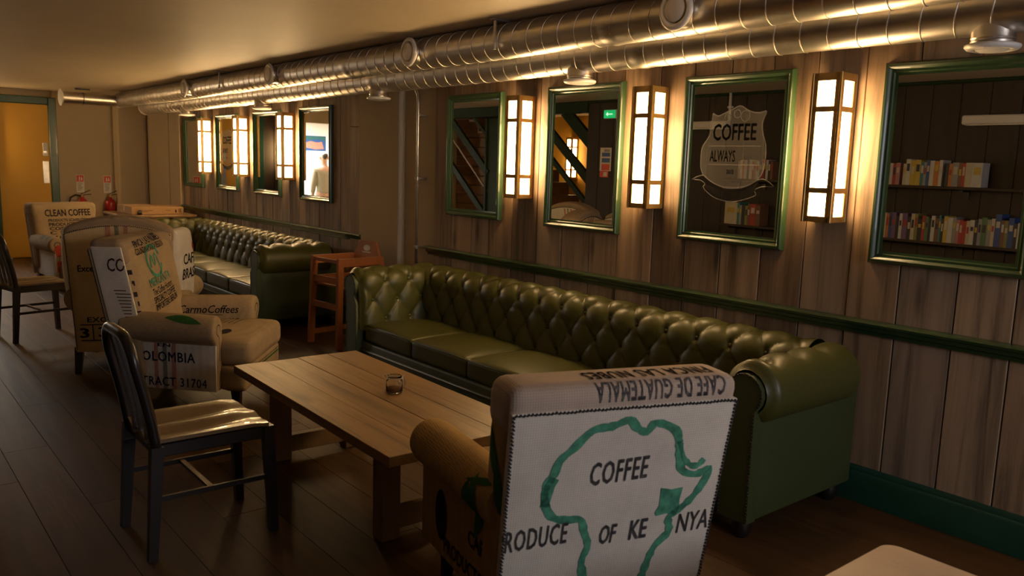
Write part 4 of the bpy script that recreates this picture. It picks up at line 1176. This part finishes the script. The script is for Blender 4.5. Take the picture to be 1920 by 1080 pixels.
imprint('printed_leaf', Flat().poly(leaf(0.22, 0.0, 0.26, 0.045, -0.25)), MT['ink_leaf'], P['arm1'], bvh_of(P['arm1']), (0.45, 0, 0.62), (0, 1, 0), (-0.8, 0, 0.6), (-0.6, 0, -0.8), 0.003, 0.02)
cb = bvh_of(P['seat'])
f = Flat().disc(-0.20, 0.40, 0.06, 0.035)
for k in range(5): f.rect(0.02, 0.30, 0.24 + 0.035 * k, 0.246 + 0.035 * k)
imprint('printed_marks', f, MT['ink'], P['seat'], cb, (0, 0, 0.8), (-1, 0, 0), (0, 1, 0), (0, 0, -1), 0.003, 0.05)
imprint('printed_stripe', Flat().rect(-0.40, 0.40, 0.270, 0.282), MT['ink_leaf'], P['base'], bvh_of(P['base']), (0, 0.9, 0), (-1, 0, 0), UPZ, (0, -1, 0), 0.003, 0.05)
f = Flat().rect(-0.40, 0.40, 0.296, 0.300)
for k in range(6): f.rect(-0.38 + 0.14 * k, -0.376 + 0.14 * k, 0.25, 0.30)
imprint('printed_brickwork', f, MT['ink'], P['base'], bvh_of(P['base']), (0, 0.9, 0), (-1, 0, 0), UPZ, (0, -1, 0), 0.003, 0.05)

# --- wing-backed chair behind it
def back_marks(P, blue=False):
    pb = bvh_of(P['panel'])
    bp = lambda n, f, m, st=0.05: imprint(n, f, MT[m], P['panel'], pb, (0, -0.8, 0), RTX, UPZ, FW, 0.003, st)
    bp('printed_lettering', Flat().text('Excelso', -0.20, 0.818, 0.17, 0.05, 0.03).text('EXCELSO', -0.10, 0.425, 0.30, 0.042, 0.02).text('3', -0.275, 0.322, 0.065, 0.078, 0.03).text('3', -0.150, 0.327, 0.065, 0.078, 0.03).text('7', -0.03, 0.327, 0.065, 0.078, 0.03), 'ink')
    f = Flat()
    x0, x1, z0, z1, w = -0.35, 0.03, 0.258, 0.390, 0.008
    f.rect(x0, x1, z0, z0 + w).rect(x0, x1, z1 - w, z1)
    for q in (x0, x0 + 0.13, x0 + 0.255, x1 - w): f.rect(q, q + w, z0, z1)
    bp('printed_boxes', f, 'ink')
    bp('printed_stripe', Flat().rect(-0.082, -0.050, 1.05, 1.136).rect(0.038, 0.066, 1.05, 1.136), 'ink_pink')
    bp('printed_stripe', Flat().rect(-0.020, 0.006, 1.05, 1.138), 'ink_stripe')
    if blue:
        bp('printed_logo', Flat().disc(-0.05, 0.985, 0.10, 0.10), 'ink_blue')
P = armchair((-2.225, 6.823, 0), RAD(-23), 'wing-backed sack armchair with arched top, numbered boxes printed low on its back', H=1.20, arch=0.085, yb=-0.25, wings=True, hw=0.36, m_panel='bur_straw', m_body='bur_tan', m_side='bur_white')
back_marks(P)
wb_ = bvh_of(P['wing1'])
imprint('printed_lettering', Flat().text('CAFE', -0.115, 0.86, 0.27, 0.085, 0.02).text('BRASIL', -0.09, 0.745, 0.34, 0.085, 0.02), MT['ink'], P['wing1'], wb_, (0.9, 0, 0), (0, 1, 0), UPZ, (-1, 0, 0), 0.003, 0.03)
imprint('printed_dots', Flat().disc(-0.03, 1.04, 0.035, 0.035).disc(-0.03, 0.955, 0.035, 0.035), MT['ink_red'], P['wing1'], wb_, (0.9, 0, 0), (0, 1, 0), UPZ, (-1, 0, 0), 0.003, 0.03)

# --- farthest chair, facing the camera
P = armchair((-1.71, 11.25, 0), RAD(-165), 'sack armchair facing the camera before the yellow door, bold lettering on its back', H=1.02, m_body='bur_tan', m_top='bur_tan', m_seat='bur_brown')
fb = bvh_of(P['back'], P['top'])
imprint('printed_lettering', Flat().text('CLEAN COFFEE', 0.02, 0.905, 0.56, 0.085, 0.03).text('PRODUCTS SCAFELSTEIN', 0.02, 0.815, 0.50, 0.035, 0.03).text('PRODUCT OF', -0.02, 0.765, 0.42, 0.04, 0.03)
        .text('COSECHA', -0.03, 0.715, 0.40, 0.04, 0.03).text('C R O P', -0.02, 0.665, 0.42, 0.04, 0.03).text('60 LBS', 0.0, 0.60, 0.40, 0.06, 0.03).rect(-0.2, 0.2, 0.555, 0.563), MT['ink'], P['back'], fb, FO, (-1, 0, 0), UPZ, (0, -1, 0), 0.004, 0.04)
ra = bvh_of(P['arm1'])
imprint('printed_patch', Flat().disc(0.41, 0.50, 0.055, 0.07).rect(0.37, 0.43, 0.25, 0.38), MT['ink_red'], P['arm1'], ra, (0, 0.7, 0), RTX, UPZ, (0, -1, 0), 0.003, 0.02)
imprint('printed_patch', Flat().rect(0.05, 0.16, -0.05, 0.14).rect(0.24, 0.30, -0.05, 0.14), MT['ink_stripe'], P['arm1'], ra, (0.45, 0, 0.70), (0, 1, 0), (1, 0, 0), (0, 0, -1), 0.003, 0.02)
# --- two more by the stairs, seen in a mirror only
P = armchair((-3.765, 7.70, 0), RAD(90), 'arch-topped sack armchair with blue round print, reflected in the exit-sign mirror', H=1.22, front=0.45, arch=0.10, m_panel='bur_white')
back_marks(P, True)
P = armchair((-3.765, 6.66, 0), RAD(90), 'plain arch-topped sack armchair beside the blue-printed one, seen in the mirror', H=1.17, front=0.45, arch=0.085, m_panel='bur_white')
# ================================================================== WHAT THE MIRRORS SHOW
# bookshelves on the left wall
def wall_shelf(y0, y1, z, label):
    t = thing('wall_shelf', label, 'shelf', (-W, 0, 0))
    G().box(0.0, 0.21, y0, y1, z - 0.028, z - 0.0005, 0.003).build('shelf_board', MT['plank_dark'], t)
    for yy in (y0 + 0.10, (y0 + y1) / 2, y1 - 0.10):
        G().box(0.0, 0.02, yy - 0.012, yy + 0.012, z - 0.12, z - 0.028).box(0.0, 0.16, yy - 0.012, yy + 0.012, z - 0.05, z - 0.028).build('shelf_bracket', MT['black_wood'], t)
ZS = (1.592, 1.072)
wall_shelf(2.35, 4.20, ZS[0], 'dark upper wall shelf of books in the large right-hand mirror')
wall_shelf(2.35, 4.20, ZS[1], 'dark lower wall shelf of books in the large right-hand mirror')
wall_shelf(5.00, 5.92, ZS[0], 'dark upper wall shelf of books in the etched badge mirror')
wall_shelf(5.00, 5.92, ZS[1], 'dark lower wall shelf of books in the etched badge mirror')
BC = {'green': (0.062, 0.136, 0.062), 'cream': (0.384, 0.341, 0.248), 'red': (0.279, 0.025, 0.019), 'white': (0.409, 0.397, 0.372), 'yellow': (0.384, 0.285, 0.037), 'blue': (0.025, 0.062, 0.211), 'grey': (0.198, 0.205, 0.211),
      'orange': (0.372, 0.136, 0.025), 'brown': (0.124, 0.056, 0.025), 'purple': (0.112, 0.062, 0.149), 'black': (0.019, 0.019, 0.022), 'teal': (0.031, 0.136, 0.149), 'pink': (0.298, 0.136, 0.136), 'olive': (0.155, 0.161, 0.043)}
BM = {k: m_plain('book_cloth_' + k, c, 0.55, 0, 0.15, 12, 0.0) for k, c in BC.items()}
MT['pages'] = m_plain('book_pages', (0.62, 0.56, 0.44), 0.9, 0, 0.08, 60, 0.0)
bk_cache = {}
def book(yc, z, th, h, dp, colour, label, group, lean=0.0, wide=False):
    t = thing('book', label, 'book', (-W + 0.205, yc, z), 0, group)
    key = (round(th, 3), round(h, 3), round(dp, 3), colour)
    if key not in bk_cache:
        cov = G().box(-dp, 0, -th / 2, -th / 2 + 0.003, 0, h).box(-dp, 0, th / 2 - 0.003, th / 2, 0, h).box(-0.004, 0, -th / 2 + 0.003, th / 2 - 0.003, 0, h)
        pg = G().box(-dp + 0.005, -0.005, -th / 2 + 0.003, th / 2 - 0.003, 0.003, h - 0.005)
        bk_cache[key] = (cov.mesh('cover', BM[colour]), pg.mesh('pages', MT['pages']))
    link('cover', bk_cache[key][0], t); link('pages', bk_cache[key][1], t)
    c2 = random.choice(['cream', 'black', 'white', 'yellow', 'red'])
    if c2 != colour and th > 0.018:
        G().box(0.0002, 0.0008, -th * 0.32, th * 0.32, h * random.uniform(0.45, 0.6), h * random.uniform(0.72, 0.85)).build('spine_label', BM[c2], t)
    t.rotation_euler = (lean, 0, 0)
    return t
def row(y_start, z, spec, where, group, y_end=None):
    """spec: (colour, thickness, height) going towards smaller y (left to right in the mirror)"""
    y_ = y_start
    i = 0
    for c, th, h in spec:
        if c is None:
            y_ -= th; continue
        lab = '%s-spined book, %s from the left on the %s' % (c, ordinal(i), where)
        book(y_ - th / 2, z, th - 0.001, h, min(0.17, h * 0.7), c, lab, group); y_ -= th; i += 1
random.seed(11)
row(4.06, ZS[0], [('olive', .035, .215), ('green', .03, .22), ('grey', .03, .215), ('brown', .025, .22), ('white', .03, .205), ('red', .03, .20), ('pink', .04, .21), (None, .03, 0), ('cream', .025, .20), ('white', .045, .245), ('yellow', .045, .235), ('yellow', .05, .24), ('teal', .03, .225),
                  ('grey', .025, .22), ('blue', .03, .24), ('white', .04, .235), ('orange', .045, .23), ('white', .03, .24), (None, .03, 0), ('black', .03, .21), ('orange', .03, .21), ('grey', .055, .22), ('brown', .03, .22), ('red', .03, .215), ('cream', .055, .22), ('white', .09, .22), (None, .36, 0), ('orange', .03, .215), ('red', .03, .21), ('brown', .04, .22), ('blue', .035, .2), ('grey', .04, .22)],
    'upper shelf in the right mirror', 'books on the upper shelf')
row(4.10, ZS[1], [('orange', .045, .25), ('cream', .04, .23), ('cream', .03, .24), ('brown', .025, .24), ('white', .03, .245), ('orange', .03, .24), ('blue', .03, .25), ('purple', .04, .25), ('black', .03, .22), ('white', .03, .245), ('purple', .05, .25), ('black', .035, .22), ('cream', .035, .25), ('olive', .03, .25), ('black', .04, .21), ('red', .03, .235), ('green', .03, .23), ('black', .025, .22),
                  ('white', .035, .24), ('brown', .035, .22), ('teal', .02, .25), ('black', .025, .22), ('yellow', .035, .245), ('white', .045, .235), ('grey', .03, .24), ('pink', .03, .22), ('red', .03, .22), ('red', .03, .21), ('cream', .03, .215), ('white', .04, .225), ('black', .03, .22), ('grey', .03, .24), ('green', .045, .255), ('grey', .035, .24), ('cream', .03, .25), ('blue', .05, .29), ('brown', .03, .24),
                  ('olive', .03, .24), ('blue', .045, .265), ('black', .03, .22), ('white', .04, .225), ('cream', .03, .22), ('brown', .03, .22)],
    'lower shelf in the right mirror', 'books on the lower shelf')
row(5.70, ZS[0], [('grey', .03, .20), ('white', .03, .21), ('pink', .025, .2), ('cream', .035, .21), ('blue', .03, .22), ('white', .04, .215), ('red', .02, .2), ('grey', .03, .21), ('cream', .04, .2), ('blue', .03, .22), ('red', .035, .22), ('black', .02, .2), ('white', .03, .215), ('black', .03, .21), ('brown', .03, .2)],
    'upper shelf in the badge mirror', 'books on the upper shelf behind the badge')
row(5.84, ZS[1] , [('cream', .17, .25), ('teal', .03, .25), ('grey', .03, .22), ('black', .045, .23), ('olive', .035, .22), ('brown', .03, .24), ('red', .075, .24), ('brown', .06, .23)],
    'lower shelf in the badge mirror', 'books on the lower shelf behind the badge')
# white battens on the left wall
for y0, y1, z, nm in ((2.2, 3.37, 2.16, 'reflected in the large right-hand mirror'), (5.99, 7.3, 2.17, 'reflected in the etched badge mirror')):
    t = thing('wall_batten', 'slim white wall-mounted casing ' + nm, 'casing', (-W, (y0 + y1) / 2, z))
    L = (y1 - y0) / 2
    G().box(0, 0.10, -L, L, 0, 0.085, 0.012).build('casing', MT['white_dull'], t)
    G().box(0.02, 0.085, -L + 0.03, L - 0.03, -0.008, 0.001, 0.002).build('grille', MT['conduit'], t)
t = thing('riser_pipe', 'thin pale pipe running up from the white casing to the ceiling, in the badge mirror', 'pipe', (-W + 0.03, 5.995, 2.255))
G().tube([(0, 0, 0), (0, 0, 0.32)], 0.016, 10).build('pipe', MT['white_dull'], t, True)
G().box(-0.03, 0.012, -0.03, 0.03, 0.15, 0.17, 0.002).build('pipe_clip', MT['white_dull'], t)
# exit sign and notices
t = thing('exit_sign', 'lit green exit sign with white arrow, seen in the mirror', 'sign', (-W, 7.915, 2.385))
G().box(0, 0.05, -0.115, 0.115, -0.058, 0.058, 0.006).build('sign_body', MT['white_dull'], t)
G().box(0.05, 0.056, -0.108, 0.108, -0.052, 0.052, 0.002).build('lit_face', MT['exit_green'], t)
f = Flat().rect(-0.055, 0.045, -0.008, 0.008).poly([(0.03, -0.03), (0.07, 0.0), (0.03, 0.03)])
imprint('arrow', f, MT['exit_white'], t, None, (0.0565, 0, 0), (0, 1, 0), UPZ, (-1, 0, 0), 0.0005, 0)
t = thing('notice_board', 'white safety notice with blue and red blocks, seen in the mirror', 'notice', (-W, 8.0, 1.80))
b = G().box(0, 0.006, -0.105, 0.105, -0.175, 0.14, 0.001).build('notice_card', MT['paper'], t)
f = Flat().rect(-0.085, 0.07, 0.02, 0.075).rect(-0.085, 0.07, -0.06, 0.0)
imprint('blue_blocks', f, MT['blue_print'], b, None, (0.0065, 0, 0), (0, 1, 0), UPZ, (-1, 0, 0), 0.0005, 0)
imprint('red_block', Flat().rect(-0.085, 0.07, -0.165, -0.08), MT['red_print'], b, None, (0.0065, 0, 0), (0, 1, 0), UPZ, (-1, 0, 0), 0.0005, 0)
f = Flat().rect(-0.08, 0.03, 0.09, 0.10).rect(-0.08, 0.03, 0.108, 0.116)
imprint('heading_lines', f, MT['ink'], b, None, (0.0065, 0, 0), (0, 1, 0), UPZ, (-1, 0, 0), 0.0005, 0)
t = thing('red_notice', 'small red notice below the white safety notice, seen in the mirror', 'notice', (-W, 8.02, 1.585))
b = G().box(0, 0.006, -0.08, 0.08, -0.045, 0.045, 0.001).build('notice_card', MT['red_print'], t)
imprint('white_block', Flat().rect(-0.06, 0.01, -0.03, 0.025), MT['paper'], b, None, (0.0065, 0, 0), (0, 1, 0), UPZ, (-1, 0, 0), 0.0005, 0)

# stairs beyond the opening
sg, sw = MT['stair_green'], MT['stair_wood']
t = thing('staircase', 'dark green and brown wooden staircase seen in the two left mirrors', 'staircase', (-W - 0.2, 8.4, 0))
X0 = -0.55
for i in range(13):                                    # low flight, rising away from the opening's near edge
    y0 = 0.10 + i * 0.25; z0 = 0.02 + i * 0.20
    if z0 > 2.3: break
    G().box(-1.0, X0 + 0.5, y0, y0 + 0.27, z0 + 0.155, z0 + 0.195, 0.004).build('tread', sw, t)
    G().box(-1.0, X0 + 0.5, y0 + 0.235, y0 + 0.255, z0 + 0.19, z0 + 0.36).build('riser', sw, t)
def beam(y0, z0, y1, z1, x, w, th, nm, m): G().bar((x, y0, z0), (x, y1, z1), th, w, up=(0, 0, 1)).build(nm, m, t)
beam(-0.02, 1.36, 1.46, 2.56, -0.02, 0.13, 0.05, 'stringer', sg)
beam(-0.02, 1.90, 0.80, 2.57, -0.02, 0.17, 0.06, 'stringer', sg)
beam(-0.02, 1.02, 1.9, 2.56, 0.0, 0.07, 0.05, 'hand_rail', sg)
G().box(-0.08, 0.04, 2.02, 2.48, 0, 2.42, 0.01).build('newel_panel', sg, t)
G().box(-0.05, 0.06, 2.47, 2.53, 0, 2.42, 0.01).build('newel_post', sg, t)
beam(2.45, 2.10, 3.05, 2.57, 0.03, 0.05, 0.035, 'hand_rail', sg)
beam(2.45, 1.52, 3.7, 2.55, 0.03, 0.12, 0.05, 'stringer', sg)
beam(2.45, 1.22, 3.9, 2.44, 0.03, 0.025, 0.02, 'hand_rail', MT['table_leg_wood'])
beam(2.45, 0.78, 3.9, 1.98, 0.03, 0.10, 0.05, 'stringer', sg)
for k in range(14):
    G().box(-0.40 - 0.02 * (k % 2), -0.36, 2.48, 3.9, 0.15 + 0.165 * k, 0.15 + 0.165 * k + 0.15).build('stair_panel_board', sw, t)
# kitchen beyond the far doorway
struct(G().box(-6.3, -6.2, YF + 0.15, 17.9, 0, ZC).box(-1.9, -1.8, YF + 0.15, 17.9, 0, ZC).box(-6.3, -1.8, 17.8, 17.9, 0, ZC).build('wall_kitchen', MT['white_wall']))
t = thing('ceiling_light', 'bright white kitchen ceiling light panel, seen in a mirror', 'light', (-3.35, 16.3, ZC - 0.001))
G().box(-0.6, 0.6, -0.5, 0.5, -0.05, 0, 0.005).build('light_body', MT['white'], t)
G().box(-0.56, 0.56, -0.46, 0.46, -0.056, -0.05).build('diffuser', MT['kitchen_glow'], t)
t = thing('poster', 'blue and pink landscape poster on the white kitchen wall', 'poster', (-4.68, 17.8, 2.03))
b = G().box(-0.30, 0.30, -0.008, 0, -0.17, 0.17, 0.001).build('poster_sheet', MT['blue_print'], t)
f = Flat().poly([(-0.25, -0.12), (-0.05, -0.14), (0.22, -0.10), (0.24, 0.0), (0.08, 0.05), (-0.08, 0.02), (-0.2, 0.04)])
imprint('printed_landscape', f, MT['ink_pink'], b, None, (0, -0.0085, 0), RTX, UPZ, FW, 0.0005, 0)
imprint('printed_sky', Flat().poly([(-0.28, 0.06), (-0.1, 0.1), (0.1, 0.07), (0.28, 0.1), (0.28, 0.16), (-0.28, 0.16)]), BM['teal'], b, None, (0, -0.0085, 0), RTX, UPZ, FW, 0.0005, 0)

# person in white, back turned
t = thing('person', 'person in white shirt and khaki trousers, back turned, in the kitchen doorway mirror', 'person', (-3.72, 15.35, 0), RAD(8))
def skin(name, joints, edges, m, root=0, sub=2):
    me = bpy.data.meshes.new(name)
    me.from_pydata([j[0] for j in joints], edges, [])
    me.materials.append(m)
    o = bpy.data.objects.new(name, me); COL.objects.link(o); o.parent = t
    md = o.modifiers.new('skin', 'SKIN'); md.use_smooth_shade = True
    for i, j in enumerate(joints):
        rr = j[1] if isinstance(j[1], tuple) else (j[1], j[1])
        me.skin_vertices[0].data[i].radius = rr
        me.skin_vertices[0].data[i].use_root = (i == root)
    s2 = o.modifiers.new('sub', 'SUBSURF'); s2.levels = sub; s2.render_levels = sub
    return o
K = 1.06
def body_joints(gr):
    J = [((0, 0, 0.98), (0.155, 0.10)), ((0, 0.01, 1.12), (0.145, 0.095)), ((0, 0.0, 1.32), (0.165, 0.105)), ((0, 0.0, 1.45), (0.13, 0.085)), ((0, 0.01, 1.53), (0.058, 0.058)), ((0, 0.02, 1.60), (0.062, 0.07)), ((0, 0.025, 1.70), (0.082, 0.098)), ((0, 0.015, 1.79), (0.06, 0.075))]
    E_ = [(0, 1), (1, 2), (2, 3), (3, 4), (4, 5), (5, 6), (6, 7)]
    for s in (-1, 1):
        n = len(J)
        J += [((s * 0.17, 0, 1.44), 0.062), ((s * 0.215, 0.0, 1.18), 0.047), ((s * 0.20, 0.12, 0.97), 0.038), ((s * 0.17, 0.22, 0.93), 0.030), ((s * 0.155, 0.28, 0.92), (0.026, 0.018))]
        E_ += [(3, n), (n, n + 1), (n + 1, n + 2), (n + 2, n + 3), (n + 3, n + 4)]
        for q, dz in enumerate((-0.024, -0.008, 0.008, 0.022)):
            m_ = len(J); L = (0.055, 0.07, 0.075, 0.062)[q]
            J += [((s * 0.150, 0.31, 0.92 + dz), 0.009), ((s * 0.140, 0.31 + L, 0.905 + dz), 0.0075)]
            E_ += [(n + 4, m_), (m_, m_ + 1)]
        m_ = len(J); J += [((s * 0.135, 0.26, 0.945), 0.011), ((s * 0.12, 0.30, 0.965), 0.009)]; E_ += [(n + 3, m_), (m_, m_ + 1)]
        n = len(J)
        J += [((s * 0.095, 0, 0.90), 0.095), ((s * 0.10, 0.015, 0.50), 0.062), ((s * 0.10, -0.01, 0.10), 0.042), ((s * 0.105, 0.12, 0.045), 0.038)]
        E_ += [(0, n), (n, n + 1), (n + 1, n + 2), (n + 2, n + 3)]
    return J, E_
J, E_ = body_joints(0)
body = skin('body', J, E_, MT['skin'])
sh = [((0, 0, 0.93), (0.185, 0.125)), ((0, 0.01, 1.12), (0.165, 0.115)), ((0, 0.0, 1.32), (0.185, 0.125)), ((0, 0.0, 1.46), (0.135, 0.10)), ((0, 0.008, 1.505), (0.072, 0.07))]
se = [(0, 1), (1, 2), (2, 3), (3, 4)]
for s in (-1, 1):
    n = len(sh); sh += [((s * 0.175, 0, 1.445), 0.078), ((s * 0.218, 0.0, 1.18), 0.062), ((s * 0.205, 0.12, 0.985), 0.050)]; se += [(3, n), (n, n + 1), (n + 1, n + 2)]
skin('shirt', sh, se, MT['cloth_white'])
tr = [((0, 0, 1.0), (0.185, 0.13))]; te = []
for s in (-1, 1):
    n = len(tr); tr += [((s * 0.095, 0, 0.88), 0.108), ((s * 0.10, 0.015, 0.50), 0.078), ((s * 0.10, -0.005, 0.10), 0.062)]; te += [(0, n), (n, n + 1), (n + 1, n + 2)]
skin('trousers', tr, te, MT['cloth_khaki'])
hr = [((0, 0.0, 1.80), (0.075, 0.088)), ((0, -0.015, 1.73), (0.092, 0.10)), ((0, -0.055, 1.66), (0.06, 0.05)), ((0, -0.10, 1.70), (0.035, 0.035))]
skin('hair', hr, [(0, 1), (1, 2), (1, 3)], MT['hair'])
for s in (-1, 1):
    G().rbox(s * 0.105 - 0.045, s * 0.105 + 0.045, -0.06, 0.20, 0.0, 0.09, 0.03, 4).build('shoe', MT['cloth_dark'], t, True)
    G().lathe([(0.001, -0.002), (0.013, 0.0), (0.012, 0.005), (0.001, 0.009)], 10, Matrix.Translation((s * 0.033, 0.115, 1.70)) @ Matrix.Rotation(-pi / 2, 4, 'X')).build('eye', MT['white'], t, True)
    G().rbox(s * 0.083 - 0.01, s * 0.083 + 0.01, 0.0, 0.035, 1.665, 1.73, 0.009, 2).build('ear', MT['skin'], t, True)
G().bar((0, 0.11, 1.715), (0, 0.135, 1.665), 0.016, 0.016, up=(1, 0, 0), w1=0.03, t1=0.026).build('nose', MT['skin'], t)
G().rbox(-0.025, 0.025, 0.095, 0.113, 1.625, 1.64, 0.006, 3).build('mouth', MT['ink_pink'], t, True)

# added frame of an assumed, unseen window behind the camera; daylight lamp stands before it
w1_ = G()
for a, b, c, d_ in ((-2.55, -2.49, 1.05, 2.45), (-0.91, -0.85, 1.05, 2.45), (-1.73, -1.67, 1.05, 2.45), (-2.55, -0.85, 1.05, 1.11), (-2.55, -0.85, 2.39, 2.45)):
    w1_.box(a, b, -2.80, -2.74, c, d_, 0.004)
struct(w1_.build('assumed_window_1', MT['white']))

# ------------------------------------------------------------------ bring everything to true size
S_ = Matrix.Scale(SHRINK, 4)
done = set()
for o in list(COL.objects):
    if o.type == 'MESH':
        if o.data.name not in done:
            done.add(o.data.name); o.data.transform(S_)
            if o.data.skin_vertices:
                for sv in o.data.skin_vertices[0].data: sv.radius = (sv.radius[0] * SHRINK, sv.radius[1] * SHRINK)
    if o.type != 'CAMERA':
        o.location = V(o.location) * SHRINK
